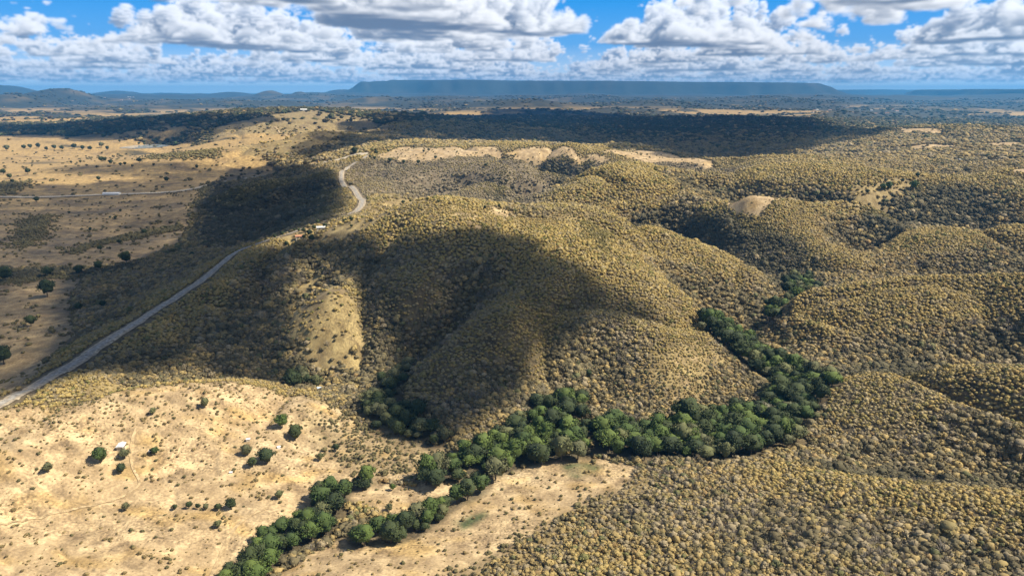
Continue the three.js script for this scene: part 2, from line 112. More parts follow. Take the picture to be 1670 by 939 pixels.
const AREAS = {
  bare: [[[-212.3,-259.7],[-204.8,-270.1],[-195.4,-278.4],[-179.6,-290.2],[-160.1,-304],[-138.2,-317],[-115.9,-327],[-105.1,-327],[-92.5,-319],[-81.0,-320],[-68.7,-307],[-47.9,-298.6],[-29.9,-286.6],[-25.7,-278.1],[-36.0,-266.9],[-65.2,-252.8],[-75.5,-238.4],[-84.0,-216.0],[-93.7,-196.2],[-161.9,-185.5]],[[-68.6,-251.9],[-47.0,-257.8],[-23.0,-259.2],[-8.6,-263.2],[11.4,-273.8],[32.0,-276.5],[51.1,-268.8],[40.6,-247.6],[16.4,-230.8],[3.1,-212.9],[-21.3,-190.1],[-77.3,-195.7],[-65.8,-217.7],[-59.5,-223.2],[-43.3,-234.3]],[[212.3,-732],[241.4,-809],[271.3,-835],[292.5,-815],[273.5,-714],[243.3,-692],[234.4,-689],[218.8,-706]],[[-38.0,-483],[-24.3,-487],[-26.8,-472],[-31.3,-474]],[[-28.1,-467],[-17.6,-460],[-23.5,-460]],[[-18.7,-515],[-3.0,-515],[-3.8,-504],[-14.7,-498]],[[-242.8,-1248],[-209.9,-1374],[-135.7,-1264],[-94.7,-1274],[-36.4,-1259],[-20.1,-1213],[-72.2,-1162],[-126.7,-1131],[-187.8,-1161],[-218.1,-1168]],[[-13.2,-1226],[46.5,-1253],[105.5,-1215],[149.8,-1206],[154.6,-1186],[94.6,-1201],[45.2,-1210],[0.0,-1201]],[[150.8,-1214],[239.6,-1450],[307,-1349],[308,-1101],[257.2,-1168],[183.0,-1193]],[[-123.7,-521],[-112.1,-517],[-102.4,-514],[-108.9,-501],[-118.8,-507]],[[106.2,-331],[120.5,-343],[126.0,-341],[113.8,-331]],[[1522,-3285],[1111,-2099],[1144,-1921],[1014,-1942]],[[768,-1562],[881,-1558],[925,-1464],[794,-1443]],[[967,-1542],[1113,-1618],[1048,-1485],[946,-1422]],[[583,-870],[716,-1008],[602,-835]]],
  pasture: [[[-537,-599],[-407,-607],[-365,-599],[-343,-540],[-270.2,-424],[-225.1,-329],[-214.8,-292.1],[-325,-348]],[[-3396,-3096],[-980,-2359],[-554,-1612],[-320,-1309],[-422,-1315],[-517,-1273],[-395,-943],[-335,-733],[-350,-640],[-641,-655]]],
  grey: [[[-300,-1260],[-207.3,-1162],[-129.2,-1155],[-34.5,-1190],[44.9,-1202],[59.0,-1008],[32.2,-764],[-23.2,-786],[-89.2,-816],[-136.9,-836],[-156.5,-792],[-200.2,-919]],[[69.8,-1203],[153.1,-1191],[129.6,-945],[82.5,-1040]],[[202.7,-1192],[273.1,-1197],[311,-1052],[362,-1077],[259.1,-875],[201.9,-916]]],
  clearing: [[[-897,-2151],[-955,-2398],[-917,-2702],[-863,-3160],[-540,-2811],[-356,-2223],[-390,-1721],[-468,-1594],[-580,-1610]],[[-141.2,-442],[-143.4,-470],[-138.0,-490],[-113.9,-455],[-86.9,-403],[-77.6,-388],[-80.8,-367],[-94.0,-363],[-113.6,-372],[-125.4,-392]],[[-138.9,-689],[-133.5,-814],[-94.6,-867],[-57.7,-507],[-85.3,-518]],[[-206.4,-594],[-163.0,-610],[-112.4,-566],[-77.1,-523],[-99.6,-498],[-127.2,-504],[-162.4,-520]],[[319,-723],[380,-814],[424,-838],[492,-866],[453,-832],[419,-803],[345,-720]]],
  thin: [[[-194.7,-303],[-180.7,-345],[-161.1,-374],[-117.9,-361],[-109.3,-333],[-150.9,-314],[-173.2,-303]],[[38.5,-343],[66.9,-348],[104.3,-374],[123.0,-368],[129.6,-347],[101.7,-325],[71.0,-319],[48.8,-326]],[[-97.7,-323],[-83.2,-335],[-54.2,-303],[-26.3,-284.9],[-36.4,-270.2],[-57.8,-263.6],[-81.6,-280.5],[-94.1,-298.6]],[[-86.0,-522],[-48.6,-501],[-15.1,-511],[28.8,-524],[65.9,-538],[10.0,-471],[-53.5,-467]],[[14.1,-228.9],[38.4,-248.0],[55.4,-265.0],[59.5,-249.6],[26.4,-221.9],[2.9,-197.7],[-17.6,-189.9],[-22.0,-196.8]]],
  grass: [[[20.2,-271.9],[28.0,-275.0],[37.6,-270.0],[34.5,-264.8],[25.4,-259.4],[22.0,-262.9]],[[-21.1,-233.6],[-10.2,-238.9],[-7.8,-235.7],[-17.2,-226.4]]],
  riparian: [[[-93.7,-196.2],[-89.4,-213.8],[-85.1,-226.1],[-79.0,-234.6],[-66.4,-237.5],[-61.4,-231.5],[-62.6,-221.9],[-70.1,-218.0],[-77.3,-207.7],[-79.3,-196.1]],[[-62.4,-230.0],[-51.1,-228.5],[-40.5,-229.8],[-30.5,-239.2],[-17.7,-251.6],[-11.3,-257.7],[-10.2,-253.3],[-21.5,-239.4],[-31.2,-226.0],[-40.4,-216.3],[-55.1,-216.6]],[[-77.4,-236.9],[-73.4,-247.8],[-61.7,-258.9],[-56.7,-265.7],[-53.5,-256.0],[-62.1,-249.5],[-64.1,-237.7]],[[-39.6,-259.9],[-32.3,-267.4],[-20.8,-281.0],[-8.1,-292.5],[5.6,-306],[14.5,-321],[26.8,-330],[36.2,-333],[36.9,-325],[25.3,-308],[31.5,-298.7],[48.9,-305],[70.8,-303],[77.3,-308],[90.4,-315],[106.7,-322],[125.1,-333],[144.7,-358],[160.4,-361],[158.1,-333],[144.3,-322],[128.9,-299.7],[104.7,-274.4],[80.0,-274.2],[54.8,-275.4],[32.4,-280.8],[16.7,-277.4],[1.2,-267.0],[-11.0,-263.1],[-27.8,-258.3]],[[106.1,-389],[132.7,-458],[155.7,-482],[163.5,-475],[150.4,-440],[146.1,-396],[152.5,-375],[161.9,-365],[143.4,-350],[132.6,-361],[121.7,-375]],[[175.7,-489],[186.5,-507],[212.7,-540],[213.7,-530],[186.3,-486]],[[219.1,-564],[238.8,-583],[240.8,-557],[223.4,-529],[217.3,-537]],[[-68.7,-322],[-66.1,-345],[-61.4,-369],[-54.9,-360],[-55.8,-331],[-55.4,-320],[-37.3,-302],[-27.0,-290.4],[-35.9,-288.9],[-53.5,-299.2]],[[-114.0,-348],[-115.8,-365],[-108.8,-363],[-104.7,-355]]],
  gully: [[[-479,-649],[-427,-639],[-380,-625],[-343,-643],[-329,-612],[-365,-599],[-426,-588]],[[-465,-739],[-451,-883],[-415,-913],[-401,-882],[-431,-842],[-446,-717]],[[-630,-933],[-634,-980],[-578,-878],[-517,-765],[-524,-764]],[[-815,-1162],[-928,-1329],[-915,-1359],[-872,-1311],[-844,-1234]],[[-73.1,-330],[-66.1,-351],[-62.7,-383],[-52.9,-385],[-53.3,-339],[-56.9,-322],[-37.2,-301],[-28.6,-290.2],[-39.1,-293.1],[-63.2,-308]],[[-113.4,-346],[-116.2,-364],[-108.8,-363],[-104.4,-352]],[[-85.6,-419],[-75.1,-411],[-59.8,-386],[-65.9,-382]],[[125.1,-761],[152.6,-771],[202.4,-725],[234.1,-683],[256.2,-647],[260.6,-594],[239.3,-571],[207.3,-551],[193.2,-654],[166.4,-738],[84.5,-539]],[[344,-713],[402,-788],[467,-839],[519,-832],[511,-786],[466,-757],[356,-669]],[[33.1,-1210],[65.8,-1224],[100.2,-1211],[128.5,-1192],[82.5,-1040],[59.0,-1008]],[[-34.5,-1034],[-8.6,-1037],[-3.5,-829],[-23.2,-786],[-36.8,-877]],[[-793,-1635],[-915,-2070],[-649,-1651],[-639,-1590]],[[172.6,-375],[217.9,-399],[267.6,-393],[287.5,-386],[283.5,-380],[193.7,-325],[171.2,-338]],[[114.1,-264.6],[144.5,-265.6],[172.2,-262.1],[198.2,-254.2],[194.9,-249.1],[140.6,-226.0]],[[46.1,-519],[68.9,-490],[58.3,-438],[45.3,-462]],[[-524,-1291],[-343,-988],[-267.8,-1090],[-169.5,-692],[-221.8,-643],[-296.2,-715],[-395,-943]]],
  shade_hill: [[[-118.8,-498],[-77.0,-462],[-44.2,-451],[-21.5,-460],[-1.9,-458],[24.0,-430],[50.9,-405],[82.8,-389],[42.8,-374],[20.4,-355],[4.5,-330],[-12.6,-307],[-28.5,-289.7],[-50.5,-297.6],[-64.1,-305],[-67.7,-330],[-63.2,-363],[-70.1,-392],[-81.8,-414],[-110.9,-469],[-142.5,-504],[-134.8,-509]]],
  shade_left: [[[-206.7,-288.0],[-205.5,-303],[-196.7,-320],[-182.7,-350],[-162.6,-361],[-133.5,-360],[-114.8,-339],[-142.8,-427],[-150.5,-475],[-142.5,-496],[-126.2,-500],[-159.5,-526],[-186.4,-531],[-228.9,-616],[-209.9,-624],[-148.2,-593],[-175.1,-744],[-248.0,-1036],[-426,-1444],[-510,-1557],[-578,-1527],[-524,-1291],[-400,-947],[-344,-738],[-350,-640],[-374,-605],[-335,-523],[-270.2,-419],[-233.1,-336],[-222.0,-294.6]]],
  shade_plain: [[[-1193,-1313],[-779,-1322],[-697,-1403],[-839,-1447],[-970,-1503],[-951,-1578],[-774,-1566],[-570,-1542],[-502,-1276],[-389,-938],[-331,-724],[-337,-620],[-360,-591],[-330,-522],[-264.1,-415],[-220.3,-322],[-225.1,-291.4],[-343,-351]]],
  shade_valley: [[[-537,-1602],[-429,-1650],[-405,-2095],[-323,-2125],[-574,-2643],[-519,-2820],[-516,-3241],[-588,-5337],[-226.9,-5049],[-25.3,-6208],[445,-6422],[887,-5047],[1263,-4477],[1685,-4158],[1023,-2059],[856,-1872],[651,-1731],[339,-1118],[294.7,-1126],[294.6,-1396],[203.9,-1497],[101.2,-1888],[-54.5,-1890],[-207.6,-1867],[-279.5,-1739],[-359,-1581],[-464,-1577]]],
  shade_far: [[[-4148,-4676],[-903,-2727],[-821,-2538],[-955,-2398],[-1244,-2502],[-1380,-2447],[-1591,-2494],[-2006,-2925],[-3046,-3421]]],
};
const WAYS = {
  road: [[-212.3,-259.7],[-207.8,-274.5],[-211.1,-298.6],[-212.3,-323],[-214.1,-352],[-209.1,-373],[-209.8,-410],[-204.7,-440],[-205.0,-490],[-202.6,-532],[-192.8,-544],[-174.6,-562],[-163.0,-610],[-149.9,-644],[-145.1,-688],[-150.2,-731],[-189.5,-883],[-224.8,-988],[-238.7,-1025],[-252.4,-1124],[-249.9,-1231],[-249.0,-1292]],
  farm_road: [[-922,-1148],[-815,-1162],[-756,-1161],[-656,-1193],[-552,-1230],[-513,-1305],[-431,-1345],[-317,-1296],[-283.7,-1318],[-256.3,-1319]],
  track: [[-95.8,-199.0],[-97.1,-212.6],[-97.3,-222.9],[-95.1,-231.8],[-89.7,-239.5]],
  field_track: [[-153.2,-273.0],[-151.1,-263.2],[-146.5,-254.5],[-139.9,-245.7],[-142.6,-239.1],[-151.5,-231.2],[-162.7,-221.7],[-175.3,-210.6]],
  hill_track: [[-778,-2451],[-739,-2368],[-689,-2282]],
  ridge_track: [[-237.3,-1035],[-183.9,-1026],[-147.9,-1012],[-120.6,-978]],
  gully_bed: [[-23.3,-279.3],[-34.6,-276.7],[-48.6,-284.5],[-62.6,-289.5]],
};
const LONE_TREES = [[-157.2,-252.3,6.5,"green"],[-141.2,-262.1,3.6,"green"],[-150.6,-257.5,4.3,"olive"],[-148.4,-249.9,4.2,"dark"],[-100.2,-292.1,6.4,"green"],[-93.5,-287.6,7.4,"dark"],[-107.8,-269.4,5.0,"olive"],[-99.0,-266.4,7.4,"dark"],[-103.2,-262.7,4.4,"dark"],[-133.0,-292.4,4.8,"olive"],[-150.5,-282.0,3.3,"olive"],[-169.8,-240.9,4.0,"olive"],[-79.8,-275.3,3.6,"olive"],[-87.7,-245.5,3.7,"olive"],[-121.4,-233.7,2.0,"dark"],[-116.7,-234.6,2.7,"dark"],[-113.6,-234.6,2.2,"dark"],[-110.7,-234.5,2.7,"olive"],[-106.5,-235.0,2.7,"dark"],[-102.1,-236.0,4.5,"dark"],[-137.7,-231.5,3.1,"olive"],[-102.6,-224.7,3.0,"olive"],[-75.2,-283.9,3.4,"dark"],[12.6,-272.3,5.6,"dark"],[-46.4,-253.8,2.9,"green"],[-45.3,-239.4,3.2,"olive"],[79.4,-305,16.7,"dark"],[46.9,-311,4.5,"green"],[55.3,-310,4.0,"green"],[39.1,-350,4.4,"dark"],[-318,-460,7.7,"dark"],[-287.4,-388,11.1,"dark"],[-354,-536,14.0,"dark"],[-424,-592,13.3,"dark"],[-308,-498,6.1,"dark"],[-293.2,-502,5.3,"dark"],[-396,-605,9.4,"dark"],[-371,-608,9.5,"dark"],[-364,-625,8.6,"dark"],[-350,-646,12.2,"dark"],[-254.6,-340,3.1,"dark"],[-723,-1107,9.3,"dark"],[-793,-1570,11.7,"dark"],[-647,-1511,8.8,"dark"],[-642,-1362,10.2,"dark"],[-771,-1367,9.1,"dark"],[-858,-1577,10.5,"dark"],[-925,-1661,12.4,"dark"],[-911,-1650,11.0,"dark"],[-1001,-1674,7.0,"dark"],[-980,-1675,7.0,"dark"],[-812,-1546,7.7,"dark"],[-818,-1540,7.7,"dark"],[-784,-1521,6.3,"dark"],[-743,-1528,6.4,"dark"],[-1067,-2355,13.6,"green"],[-1259,-2383,9.8,"dark"],[-1180,-2382,9.8,"dark"],[-1204,-2395,9.9,"dark"],[-440,-861,7.3,"dark"],[-425,-776,5.3,"dark"],[-421,-731,5.6,"dark"],[-525,-957,4.9,"dark"],[-430,-891,6.1,"dark"],[-512,-1283,6.4,"dark"],[-291.1,-650,5.0,"dark"],[-520,-888,4.5,"dark"],[-610,-998,4.2,"dark"],[-534,-961,4.1,"dark"],[-548,-1015,4.3,"dark"],[-181.5,-550,3.3,"dark"],[-179.9,-563,3.8,"dark"],[-169.1,-537,3.7,"dark"],[-153.1,-528,3.2,"dark"],[-143.5,-515,5.3,"dark"],[-190.8,-618,2.6,"dark"],[-173.4,-574,2.9,"dark"],[-167.0,-564,2.9,"dark"],[-161.2,-557,3.8,"dark"],[-153.0,-543,5.1,"dark"],[-154.3,-562,3.8,"dark"],[-158.2,-588,4.0,"dark"],[-141.1,-544,4.6,"dark"],[-125.8,-541,3.2,"dark"],[-117.9,-530,4.0,"dark"],[-114.7,-515,2.6,"dark"],[-235.6,-1283,7.4,"dark"],[-233.9,-1216,5.0,"dark"],[-218.3,-1174,5.8,"dark"],[-189.4,-1146,7.6,"dark"],[-168.2,-1145,6.7,"dark"],[-144.1,-1135,7.5,"dark"],[-212.0,-1269,5.2,"dark"],[-143.1,-1200,5.0,"dark"],[-136.3,-1212,5.0,"dark"],[-118.1,-1140,5.7,"dark"],[-109.3,-1137,3.8,"dark"],[-37.5,-1048,5.2,"dark"],[-282.0,-1325,13.2,"dark"],[-111.6,-745,4.4,"dark"],[-100.8,-753,3.2,"dark"],[-86.7,-547,2.8,"dark"],[-81.6,-544,2.3,"dark"],[-74.1,-530,2.2,"dark"],[-96.8,-761,2.6,"dark"],[-59.5,-512,2.6,"dark"],[-50.8,-503,2.5,"dark"],[-18.8,-507,2.6,"dark"],[-9.2,-520,2.6,"dark"],[-104.8,-549,3.7,"dark"],[-124.9,-543,3.2,"dark"],[447,-839,4.9,"dark"],[425,-834,4.2,"dark"],[475,-860,5.7,"dark"],[391,-803,5.4,"dark"],[454,-826,11.1,"green"],[422,-819,9.6,"green"],[414,-816,8.2,"green"],[407,-821,3.4,"dark"],[343,-729,2.5,"dark"],[-955,-1395,10.5,"dark"],[-1015,-1466,12.2,"dark"],[-906,-1328,8.9,"dark"],[-966,-1466,12.2,"dark"],[-1447,-2197,14.5,"dark"],[-1441,-2217,14.7,"dark"],[-1428,-2236,16.6,"dark"],[-1378,-2193,12.7,"dark"],[-1375,-2227,14.7,"dark"],[-1349,-2221,14.7,"dark"],[-1333,-2257,16.8,"dark"],[-1301,-2245,14.8,"dark"],[-1275,-2239,14.8,"dark"],[-1464,-2147,17.8,"olive"],[-1274,-2301,17.1,"olive"],[-1218,-2230,12.9,"dark"]];
const SPOTS = {"shed":[-154.1,-262.0],"hut":[-142.8,-263.0],"ruin":[-110.4,-278.8],"wall_a":[-97.6,-278.0],"wall_b":[-110.1,-257.7],"house_valley":[-98.4,-341],"house_saddle":[-143.7,-542],"house_saddle_b":[-161.5,-545],"long_shed":[-654,-1192],"pond":[-1145,-2323],"hill_house":[-849,-3060],"pale_roof":[721,-1183],"village":[2745,-5652],"town":[-4775,-9695]};
const FAR_HILLS = [[-5099,-8500,192,586,900,"hill"],[-9248,-13500,291,1040,1500,"hill"],[-4625,-7000,141,426,700,"hill"],[-8367,-16000,191,778,1500,"hill"],[-8780,-19000,154,539,1500,"hill"],[-5594,-15000,165,790,1500,"hill"],[-3683,-11500,175,373,800,"hill"],[-3235,-11500,153,233,700,"hill"],[-3344,-15000,212,790,1500,"hill"],[-2827,-15500,263,691,1800,"hill"],[1773,-17500,394,4824,3000,"mesa"],[12939,-24000,240,6032,3000,"mesa"],[9070,-12500,202,1317,2500,"mesa"],[-1307,-7500,117,790,500,"hill"],[85,-7000,97,908,500,"hill"],[1510,-7600,80,801,500,"hill"],[-985,-9000,103,1459,600,"hill"],[4123,-9000,53,1459,700,"hill"],[3926,-6500,9,949,500,"hill"],[-2819,-6500,50,790,400,"hill"],[3255,-11000,84,1784,700,"hill"]];

const AZ = 0.8, warp = (x, z) => [clamp(Math.atan2(x, -z), -AZ, AZ), Math.log(clamp(Math.hypot(x, z), 110, 9000))];
const NA = 400, NR = 500, A0 = -0.8, A1 = 0.8, L0 = Math.log(110), L1 = Math.log(9000), GRID = new Float64Array(NA * NR);
{ // thin-plate surface through the surveyed heights
  const P = CONTROL.map(([x, z]) => warp(x, z)), n = P.length, m = n + 3, M = [];
  const kern = (d) => 0.5 * d * Math.log(d + 1e-12);
  for (let i = 0; i < m; i++) {
    const row = new Float64Array(m + 1);
    for (let j = 0; j < n; j++) row[j] = i < n ? kern((P[i][0] - P[j][0]) ** 2 + (P[i][1] - P[j][1]) ** 2) + (i === j ? 2e-4 : 0) : i === n ? 1 : P[j][i - n - 1];
    if (i < n) { row[n] = 1; row[n + 1] = P[i][0]; row[n + 2] = P[i][1]; row[m] = CONTROL[i][2]; }
    M.push(row);
  }
  for (let i = 0; i < m; i++) {
    let p = i; for (let k = i + 1; k < m; k++) if (Math.abs(M[k][i]) > Math.abs(M[p][i])) p = k;
    [M[i], M[p]] = [M[p], M[i]];
    for (let k = i + 1; k < m; k++) { const f = M[k][i] / M[i][i]; if (f) for (let j = i; j <= m; j++) M[k][j] -= f * M[i][j]; }
  }
  const w = new Float64Array(m);
  for (let i = m - 1; i >= 0; i--) { let s = M[i][m]; for (let j = i + 1; j < m; j++) s -= M[i][j] * w[j]; w[i] = s / M[i][i]; }
  for (let j = 0; j < NR; j++) for (let i = 0; i < NA; i++) {
    const a = lerp(A0, A1, i / (NA - 1)), l = lerp(L0, L1, j / (NR - 1)); let s = w[n] + w[n + 1] * a + w[n + 2] * l;
    for (let k = 0; k < n; k++) { const d = (a - P[k][0]) ** 2 + (l - P[k][1]) ** 2; s += w[k] * 0.5 * d * Math.log(d + 1e-12); }
    GRID[j * NA + i] = s;
  }
}
function survey(x, z) {
  const [a, l] = warp(x, z), u = clamp((a - A0) / (A1 - A0) * (NA - 1), 0, NA - 1.001), v = clamp((l - L0) / (L1 - L0) * (NR - 1), 0, NR - 1.001), i = u | 0, j = v | 0, p = u - i, q = v - j, k = j * NA + i;
  return (GRID[k] * (1 - p) + GRID[k + 1] * p) * (1 - q) + (GRID[k + NA] * (1 - p) + GRID[k + NA + 1] * p) * q;
}
function farHills(x, z, r) {
  let h = 0;
  for (const [cx, cz, top, half, deep, kind] of FAR_HILLS) {
    const dx = (x - cx) / half, dz = (z - cz) / deep; if (dx < -2.6 || dx > 2.6 || dz < -2.6 || dz > 2.6) continue;
    let q;
    if (kind === 'hill') { const e = Math.hypot(dx, dz) * 1.35 + 0.22 * fbm(x / 900, z / 900, 3); q = Math.exp(-e * e); }
    else { const e = Math.max(Math.abs(dx), Math.abs(dz)) + 0.17 * fbm(x / 1500, z / 1500, 4); q = smooth(1.02, 0.90, e) * 0.62 + smooth(1.5, 0.88, e) * 0.38; q *= 1 - 0.16 * (dx * 0.5 + 0.5) + 0.05 * fbm(x / 2600, z / 2600, 3); }
    h = Math.max(h, q * top);
  }
  return h;
}
function heightAt(x, z) {
  const q = Math.hypot((x - SPOTS.pond[0]) / 75, (z - SPOTS.pond[1]) / 130); if (q < 1.5) return lerp(POND - 0.8, landAt(x, z), smooth(0.98, 1.5, q));
  return landAt(x, z);
}
function drain(x, z, s) {   // 1 along the bed of a small watercourse on the slopes, 0 away from it
  const n = fbm(x / 170 + 5.5, z / 170 + 2.5, 2); if (n < -0.2 || n > 0.2) return 0;
  return (1 - Math.abs(n) / 0.2) ** 2 * smooth(8, 18, s) * smooth(78, 60, s) * (x < 20 && z > -900 ? smooth(8, 30, wayDistance('road', x, z)) : 1);
}
function landAt(x, z) {
  const r = Math.hypot(x, z), k = smooth(3300, 5100, r), s = survey(x, z), base = s * (1 - k);
  const rough = clamp((s - 6) / 40, 0.06, 1) * smooth(100, 260, r);
  let h = base - (1 - k) * (r < 3000 ? drain(x, z, s) * 9 * smooth(180, 300, r) : 0) + (1 - k) * rough * (4.6 * fbm(x / 95, z / 95, 3) + (r > 500 ? 4.0 * smooth(500, 1100, r) * (0.35 - Math.abs(fbm(x / 150 + 7, z / 150, 3))) : 0)) + (1 - k) * 0.28 * n2(x / 14, z / 14);
  if (r > 230 && r < 3600) { const e = 32 + 0.045 * r, hollow = s - (survey(x + e, z) + survey(x - e, z) + survey(x, z + e) + survey(x, z - e)) / 4; if (hollow < 0 && s > -4) h += 1.7 * hollow * smooth(230, 560, r) * (1 - k) * smooth(-4, 10, s); }   // hollows cut deeper than the survey
  if (r < 430 && x < 80 && s < 30) h -= 0.9 * Math.max(0, 1 - Math.abs(fbm((x + z * 0.4) / 46, (z - x * 0.3) / 24, 3)) / 0.09) * smooth(2, 7, s);   // rills in the bare field
  if (k > 0) { const low = k * (105 * fbm(x / 1900, z / 1300, 4) - 4 + 108 * smooth(4600, 13500, r)), high = farHills(x, z, r) * smooth(4200, 5600, r); h += Math.max(low, high) + 0.2 * Math.min(low, high); }
  return h;
}

const POND = landAt(SPOTS.pond[0], SPOTS.pond[1]);
// ---------------------------------------------------------------- land cover
const boxed = {}; for (const [k, list] of Object.entries(AREAS)) boxed[k] = list.map((p) => ({ p, b: [Math.min(...p.map((q) => q[0])), Math.max(...p.map((q) => q[0])), Math.min(...p.map((q) => q[1])), Math.max(...p.map((q) => q[1]))] }));
function inside(p, x, z) {   // signed distance, positive inside
  let best = 1e18, inn = false;
  for (let i = 0, j = p.length - 1; i < p.length; j = i++) {
    const [ax, az] = p[j], [bx, bz] = p[i], ex = bx - ax, ez = bz - az, t = clamp(((x - ax) * ex + (z - az) * ez) / (ex * ex + ez * ez + 1e-9), 0, 1), dx = x - ax - ex * t, dz = z - az - ez * t;
    best = Math.min(best, dx * dx + dz * dz);
    if ((az > z) !== (bz > z) && x < (bx - ax) * (z - az) / (bz - az) + ax) inn = !inn;
  }
  return (inn ? 1 : -1) * Math.sqrt(best);
}
function share(kind, x, z, soft) {
  let m = 0;
  for (const { p, b } of boxed[kind]) { if (x < b[0] - soft || x > b[1] + soft || z < b[2] - soft || z > b[3] + soft) continue; m = Math.max(m, smooth(-soft, soft, inside(p, x, z))); }
  return m;
}
const WAY_SEGS = {};
function wayLine(name, step) { return new THREE.CatmullRomCurve3(WAYS[name].map(([x, z]) => new THREE.Vector3(x, 0, z)), false, 'centripetal').getSpacedPoints(step); }
for (const n of Object.keys(WAYS)) WAY_SEGS[n] = wayLine(n, 120);
function wayDistance(name, x, z) { let b = 1e9; const s = WAY_SEGS[name]; for (let i = 0; i < s.length; i++) { const d = (s[i].x - x) ** 2 + (s[i].z - z) ** 2; if (d < b) b = d; } return Math.sqrt(b); }
function cover(x, z) {
  const r = Math.hypot(x, z), e = 0.008 * r, wx = x + e * 1.6 * n2(x / (e * 7), z / (e * 7)) + e * 0.8 * n2(x / (e * 2), z / (e * 2)), wz = z + e * 1.6 * n2(x / (e * 7) + 50, z / (e * 7)) + e * 0.8 * n2(x / (e * 2), z / (e * 2) + 50);
  const bare = share('bare', wx, wz, e), pasture = share('pasture', wx, wz, e), thin = share('thin', wx, wz, e * 2.5), riparian = share('riparian', wx, wz, e), clearing = share('clearing', wx, wz, e), grey = share('grey', wx, wz, e * 2), gully = share('gully', wx, wz, e * 2.2);
  let field = 0;
  if (r > 1300) { const far = smooth(1300, 2600, r); field = far * smooth(0.16, 0.26, fbm(x / 1100 + 3, z / 520, 3) + 0.2 * smooth(-300, -2000, x) + 0.13 * smooth(4500, 6000, r)); }
  return { r, bare, pasture: Math.max(pasture, 0), thin, riparian, gully, field, clearing, grey };
}
const mixc = (a, b, t) => { a[0] += (b[0] - a[0]) * t; a[1] += (b[1] - a[1]) * t; a[2] += (b[2] - a[2]) * t; };
const C = { litter: [0.16, 0.118, 0.06], dry: [0.27, 0.20, 0.09], straw: [0.40, 0.295, 0.125], bare: [0.585, 0.42, 0.228], pale: [0.64, 0.485, 0.285], pasture: [0.40, 0.28, 0.135], tan: [0.56, 0.37, 0.14], gully: [0.10, 0.082, 0.045], olive: [0.26, 0.20, 0.09], ash: [0.25, 0.195, 0.125], wood: [0.042, 0.045, 0.024], green: [0.10, 0.125, 0.045], brown: [0.22, 0.15, 0.08] };
function groundColour(x, z) {
  const k = cover(x, z), c = [...C.litter], n = fbm(x / 60, z / 60, 3), m = fbm(x / 9, z / 9, 3);
  mixc(c, C.dry, clamp(0.35 + n, 0, 1) * 0.7);
  mixc(c, C.gully, k.gully * 0.9);  // leaf litter of the hollows, with shade of slopes facing away painted in
  mixc(c, C.ash, k.grey * (0.7 + 0.3 * smooth(-0.2, 0.3, m))); mixc(c, C.straw, k.thin * 0.85); mixc(c, C.bare, k.thin * smooth(0.15, 0.5, m) * 0.6);
  mixc(c, C.pasture, k.pasture); mixc(c, C.tan, k.pasture * smooth(900, 1600, k.r) * 0.9); mixc(c, C.brown, k.pasture * smooth(-0.05, 0.35, fbm(x / 55 + 9, z / 40, 4)) * 0.65); mixc(c, C.gully, k.pasture * smooth(0.28, 0.5, fbm(x / 90 + 2, z / 30 + 8, 4)) * 0.6);
  mixc(c, C.bare, k.bare); mixc(c, C.olive, k.bare * k.thin * (0.45 + 0.3 * m)); mixc(c, C.pale, k.bare * smooth(0.05, 0.5, n)); mixc(c, C.tan, k.bare * smooth(0.05, 0.45, fbm(x / 22, z / 14 + 5, 3)) * 0.8); mixc(c, C.brown, k.bare * smooth(0.08, 0.42, fbm((x + z * 0.5) / 22, (z - x * 0.35) / 6 + 5, 4)) * 0.42); if (k.r < 700) mixc(c, C.green, share('grass', x, z, 2.5) * (0.5 + 0.5 * smooth(-0.2, 0.3, m)));
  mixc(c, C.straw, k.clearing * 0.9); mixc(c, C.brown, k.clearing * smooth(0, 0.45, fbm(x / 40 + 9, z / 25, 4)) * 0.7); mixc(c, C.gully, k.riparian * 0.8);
  if (k.r > 1500) { const f = smooth(1600, 2800, k.r); mixc(c, C.wood, f * (1 - k.field) * (1 - k.bare) * (1 - k.pasture) * (1 - k.clearing) * 0.9); mixc(c, C.tan, k.field); mixc(c, C.wood, k.field * smooth(0.1, 0.3, fbm(x / 260, z / 160, 3)) * 0.9); const up = smooth(4500, 6000, k.r) * smooth(10, 40, heightAt(x, z)); mixc(c, C.wood, up * (0.75 + 0.25 * smooth(0.3, -0.1, fbm(x / 400, z / 400, 3)))); mixc(c, C.wood, smooth(10000, 14000, k.r) * (0.62 + 0.38 * smooth(0.25, -0.15, fbm(x / 700, z / 700, 4)))); }  // woodland tone; on the far left hills it also paints in cloud shadow
  return c;
}
function greyTexture(size, fn, repeat) {
  const d = new Uint8Array(size * size * 4);
  for (let j = 0; j < size; j++) for (let i = 0; i < size; i++) { const v = fn(i / size, j / size), o = (j * size + i) * 4; for (let k = 0; k < 3; k++) d[o + k] = clamp(v[k] * 255, 0, 255); d[o + 3] = 255; }
  const t = new THREE.DataTexture(d, size, size); t.wrapS = t.wrapT = THREE.RepeatWrapping; t.magFilter = THREE.LinearFilter; t.minFilter = THREE.LinearMipmapLinearFilter; t.repeat.set(repeat, repeat); t.needsUpdate = true; return t;
}
const tiled = (u, v, f, o) => { let s = 0, a = 1, t = 0; for (let i = 0; i < o; i++) { const p = u * f, q = v * f, blend = (w) => w; void blend; const x0 = n2(p, q), x1 = n2(p - f, q), y0 = n2(p, q - f), y1 = n2(p - f, q - f); const a0 = lerp(x0, x1, u), a1 = lerp(y0, y1, u); s += a * lerp(a0, a1, v); t += a; a *= 0.6; f *= 2; } return s / t; };
